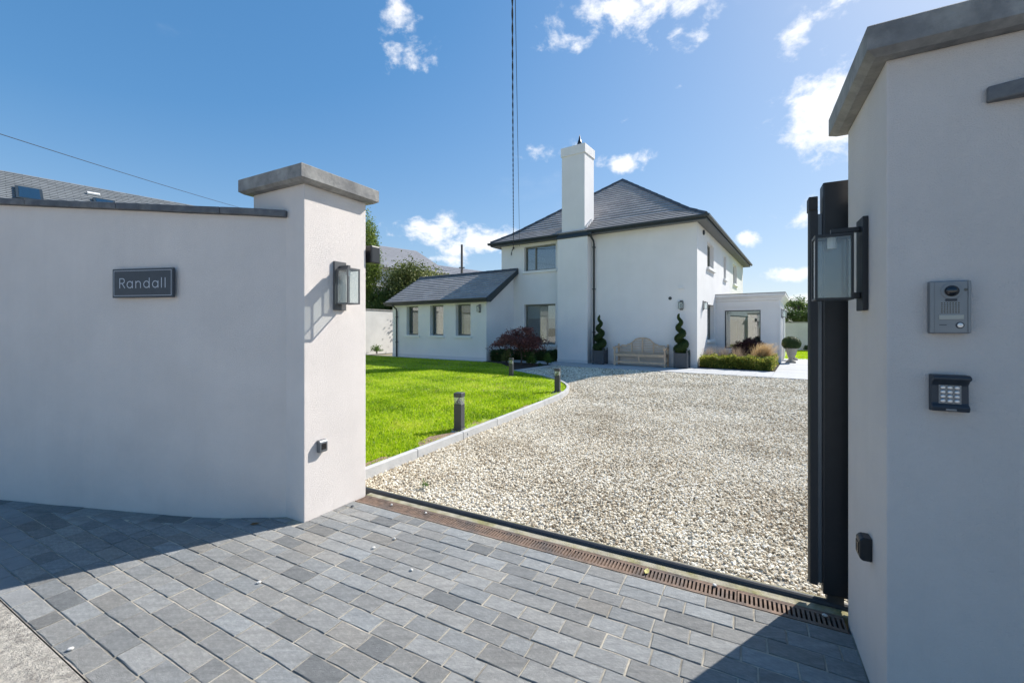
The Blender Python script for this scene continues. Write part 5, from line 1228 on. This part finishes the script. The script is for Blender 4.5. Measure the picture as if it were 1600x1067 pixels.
# ------------------------------------------------------------------ neighbours
def nb_house(label, ridge_a, ridge_b, drop, run, m, hip_b=0., n=22, uvw=.4, side=1, wallm=None):
    """gable house given by its ridge line; the roof falls by drop over run on both sides"""
    A, B = Vector(ridge_a), Vector(ridge_b); d = (B-A); d.z = 0; d.normalize(); s = Vector((d.y, -d.x, 0))
    t = thing('neighbour_house', label, 'house', (0, 0, 0)); mb = MB()
    e = lambda p, sg, ext: p+s*sg*run+Vector((0, 0, -drop))+d*ext
    courses(mb, e(A, 1, 0), A, e(B, 1, hip_b), B, n, .025, uvw); courses(mb, e(B, -1, hip_b), B, e(A, -1, 0), A, n, .025, uvw)
    if hip_b: courses(mb, e(B, 1, hip_b), B, e(B, -1, hip_b), B, n, .025, uvw)
    mb.build('roof', m, t); w = MB(); k = .3
    c = [e(A, 1, .3)-s*k, e(B, 1, hip_b-.3)-s*k, e(B, -1, hip_b-.3)+s*k, e(A, -1, .3)+s*k]; zt = A.z-drop+.1
    w.prism([(p.x, p.y) for p in c][::-1] if False else [(p.x, p.y) for p in c], -.1, zt); w.build('wall', wallm or M_NWALL, t)
    if not hip_b:
        for P_, ex in ((A, .3), (B, -.3)):
            g = MB(); q = [e(P_, 1, ex)-s*k*.6, P_+d*ex-Vector((0, 0, .06)), e(P_, -1, ex)+s*k*.6]; q2 = [p+d*(-.15 if ex < 0 else .15) for p in q]
            g.add(q+q2, [(0, 1, 2), (5, 4, 3), (0, 3, 4, 1), (1, 4, 5, 2), (2, 5, 3, 0)]); g.build('gable', wallm or M_NWALL, t)
    return t, d, s, A, B
t, d_, s_, A_, B_ = nb_house('grey slate roofed house showing over the left boundary wall', (-20.6, 11.7, 6.9), (-13.4, 20.54, 6.9), 3.2, 4.6, M_NROOF, 0, 38)
sl = (s_*4.6+Vector((0, 0, -3.2))).normalized(); nn_ = d_.cross(sl).normalized(); nn_ = nn_ if nn_.z > 0 else -nn_
def rooflight(name, along_, down, w, h, m2):
    c = A_+d_*along_+sl*down; M = Matrix(((d_.x, sl.x, nn_.x, c.x), (d_.y, sl.y, nn_.y, c.y), (d_.z, sl.z, nn_.z, c.z), (0, 0, 0, 1)))
    f = MB().box(0, w, 0, h, .0, .09, M).build(name, m2, t)
    if h > .4: MB().box(.07, w-.07, .07, h-.07, .091, .10, M).build('pane', M_GLASS, f)
for al, dn in ((4.6, 1.3), (6.5, 1.22), (8.5, 1.12)): rooflight('roof_window', al, dn, .62, 1.0, M_GUT)
for al, dn in ((6.4, .75), (8.9, .9)): rooflight('roof_vent', al, dn, .35, .12, M_WHITEPL)
nb_house('large pale grey roofed building far behind the side wing', (-17.2, 37.95, 9.43), (-10.04, 45.0, 9.43), 3.0, 6.2, M_NROOF2, 0, 20, .6)
nb_house('lower pale roofed building right of the large far roof', (-9.3, 52.0, 9.0), (-3.0, 52.0, 8.15), 2.6, 5.0, M_NROOF2, 0, 12, .6)
pole = thing('utility_pole', 'distant wooden utility pole above the side wing roof', 'pole', (-4.9, 42.0, 0))
MB().tube([(0, 0, -.2), (0, 0, 9.5)], [.15, .11], 10).build('post', M_POLE, pole)
MB().box(-.28, .28, -.04, .04, 7.2, 7.3).build('step_bracket', M_POLE, pole)

# ------------------------------------------------------------------ overhead cables
def cable(name, label, a, b, sag, r, twist=0, m=M_WIRE):
    a, b = Vector(a), Vector(b); n = 40 if not twist else 700; t = thing(name, label, 'cable')
    def P(f): return a.lerp(b, f)-Vector((0, 0, sag*4*f*(1-f)))
    if not twist: MB().tube([P(i/n) for i in range(n+1)], r, 5).build('wire', m, t)
    else:
        for s_ in (0, math.pi):
            MB().tube([P(i/n)+Vector((math.cos(i*.42+s_), 0, math.sin(i*.42+s_)))*r*.95 for i in range(n+1)], r, 5).build('strand', m, t)
    return t
att = Hh(-7.66, -.03, 4.93); 
cable('service_cable', 'thick twisted overhead cable running to the house eaves', att, (-.06, -7.0, 8.6), .25, .0085, 1)
cable('service_cable', 'thin overhead wire beside the twisted cable', Hh(-7.33, -.03, 4.98), (-.27, -7.0, 8.9), .25, .006)
cable('telephone_wire', 'thin wire crossing the sky above the left wall', (-13.86, 7.2, 6.36), (-15.68, 27.6, 8.6), .12, .011)
br = thing('cable_bracket', 'small black cable hook under the front eaves', 'bracket', att, HA)
MB().tube([(0, 0, 0), (-.05, -.03, -.08), (-.10, -.02, -.2), (-.12, 0, -.3)], [.02, .018, .02, .012], 6).build('hook', M_GUT, br)
MB().box(-.03, .03, -.02, .028, -.02, .05).build('bracket_plate', M_GUT, br)
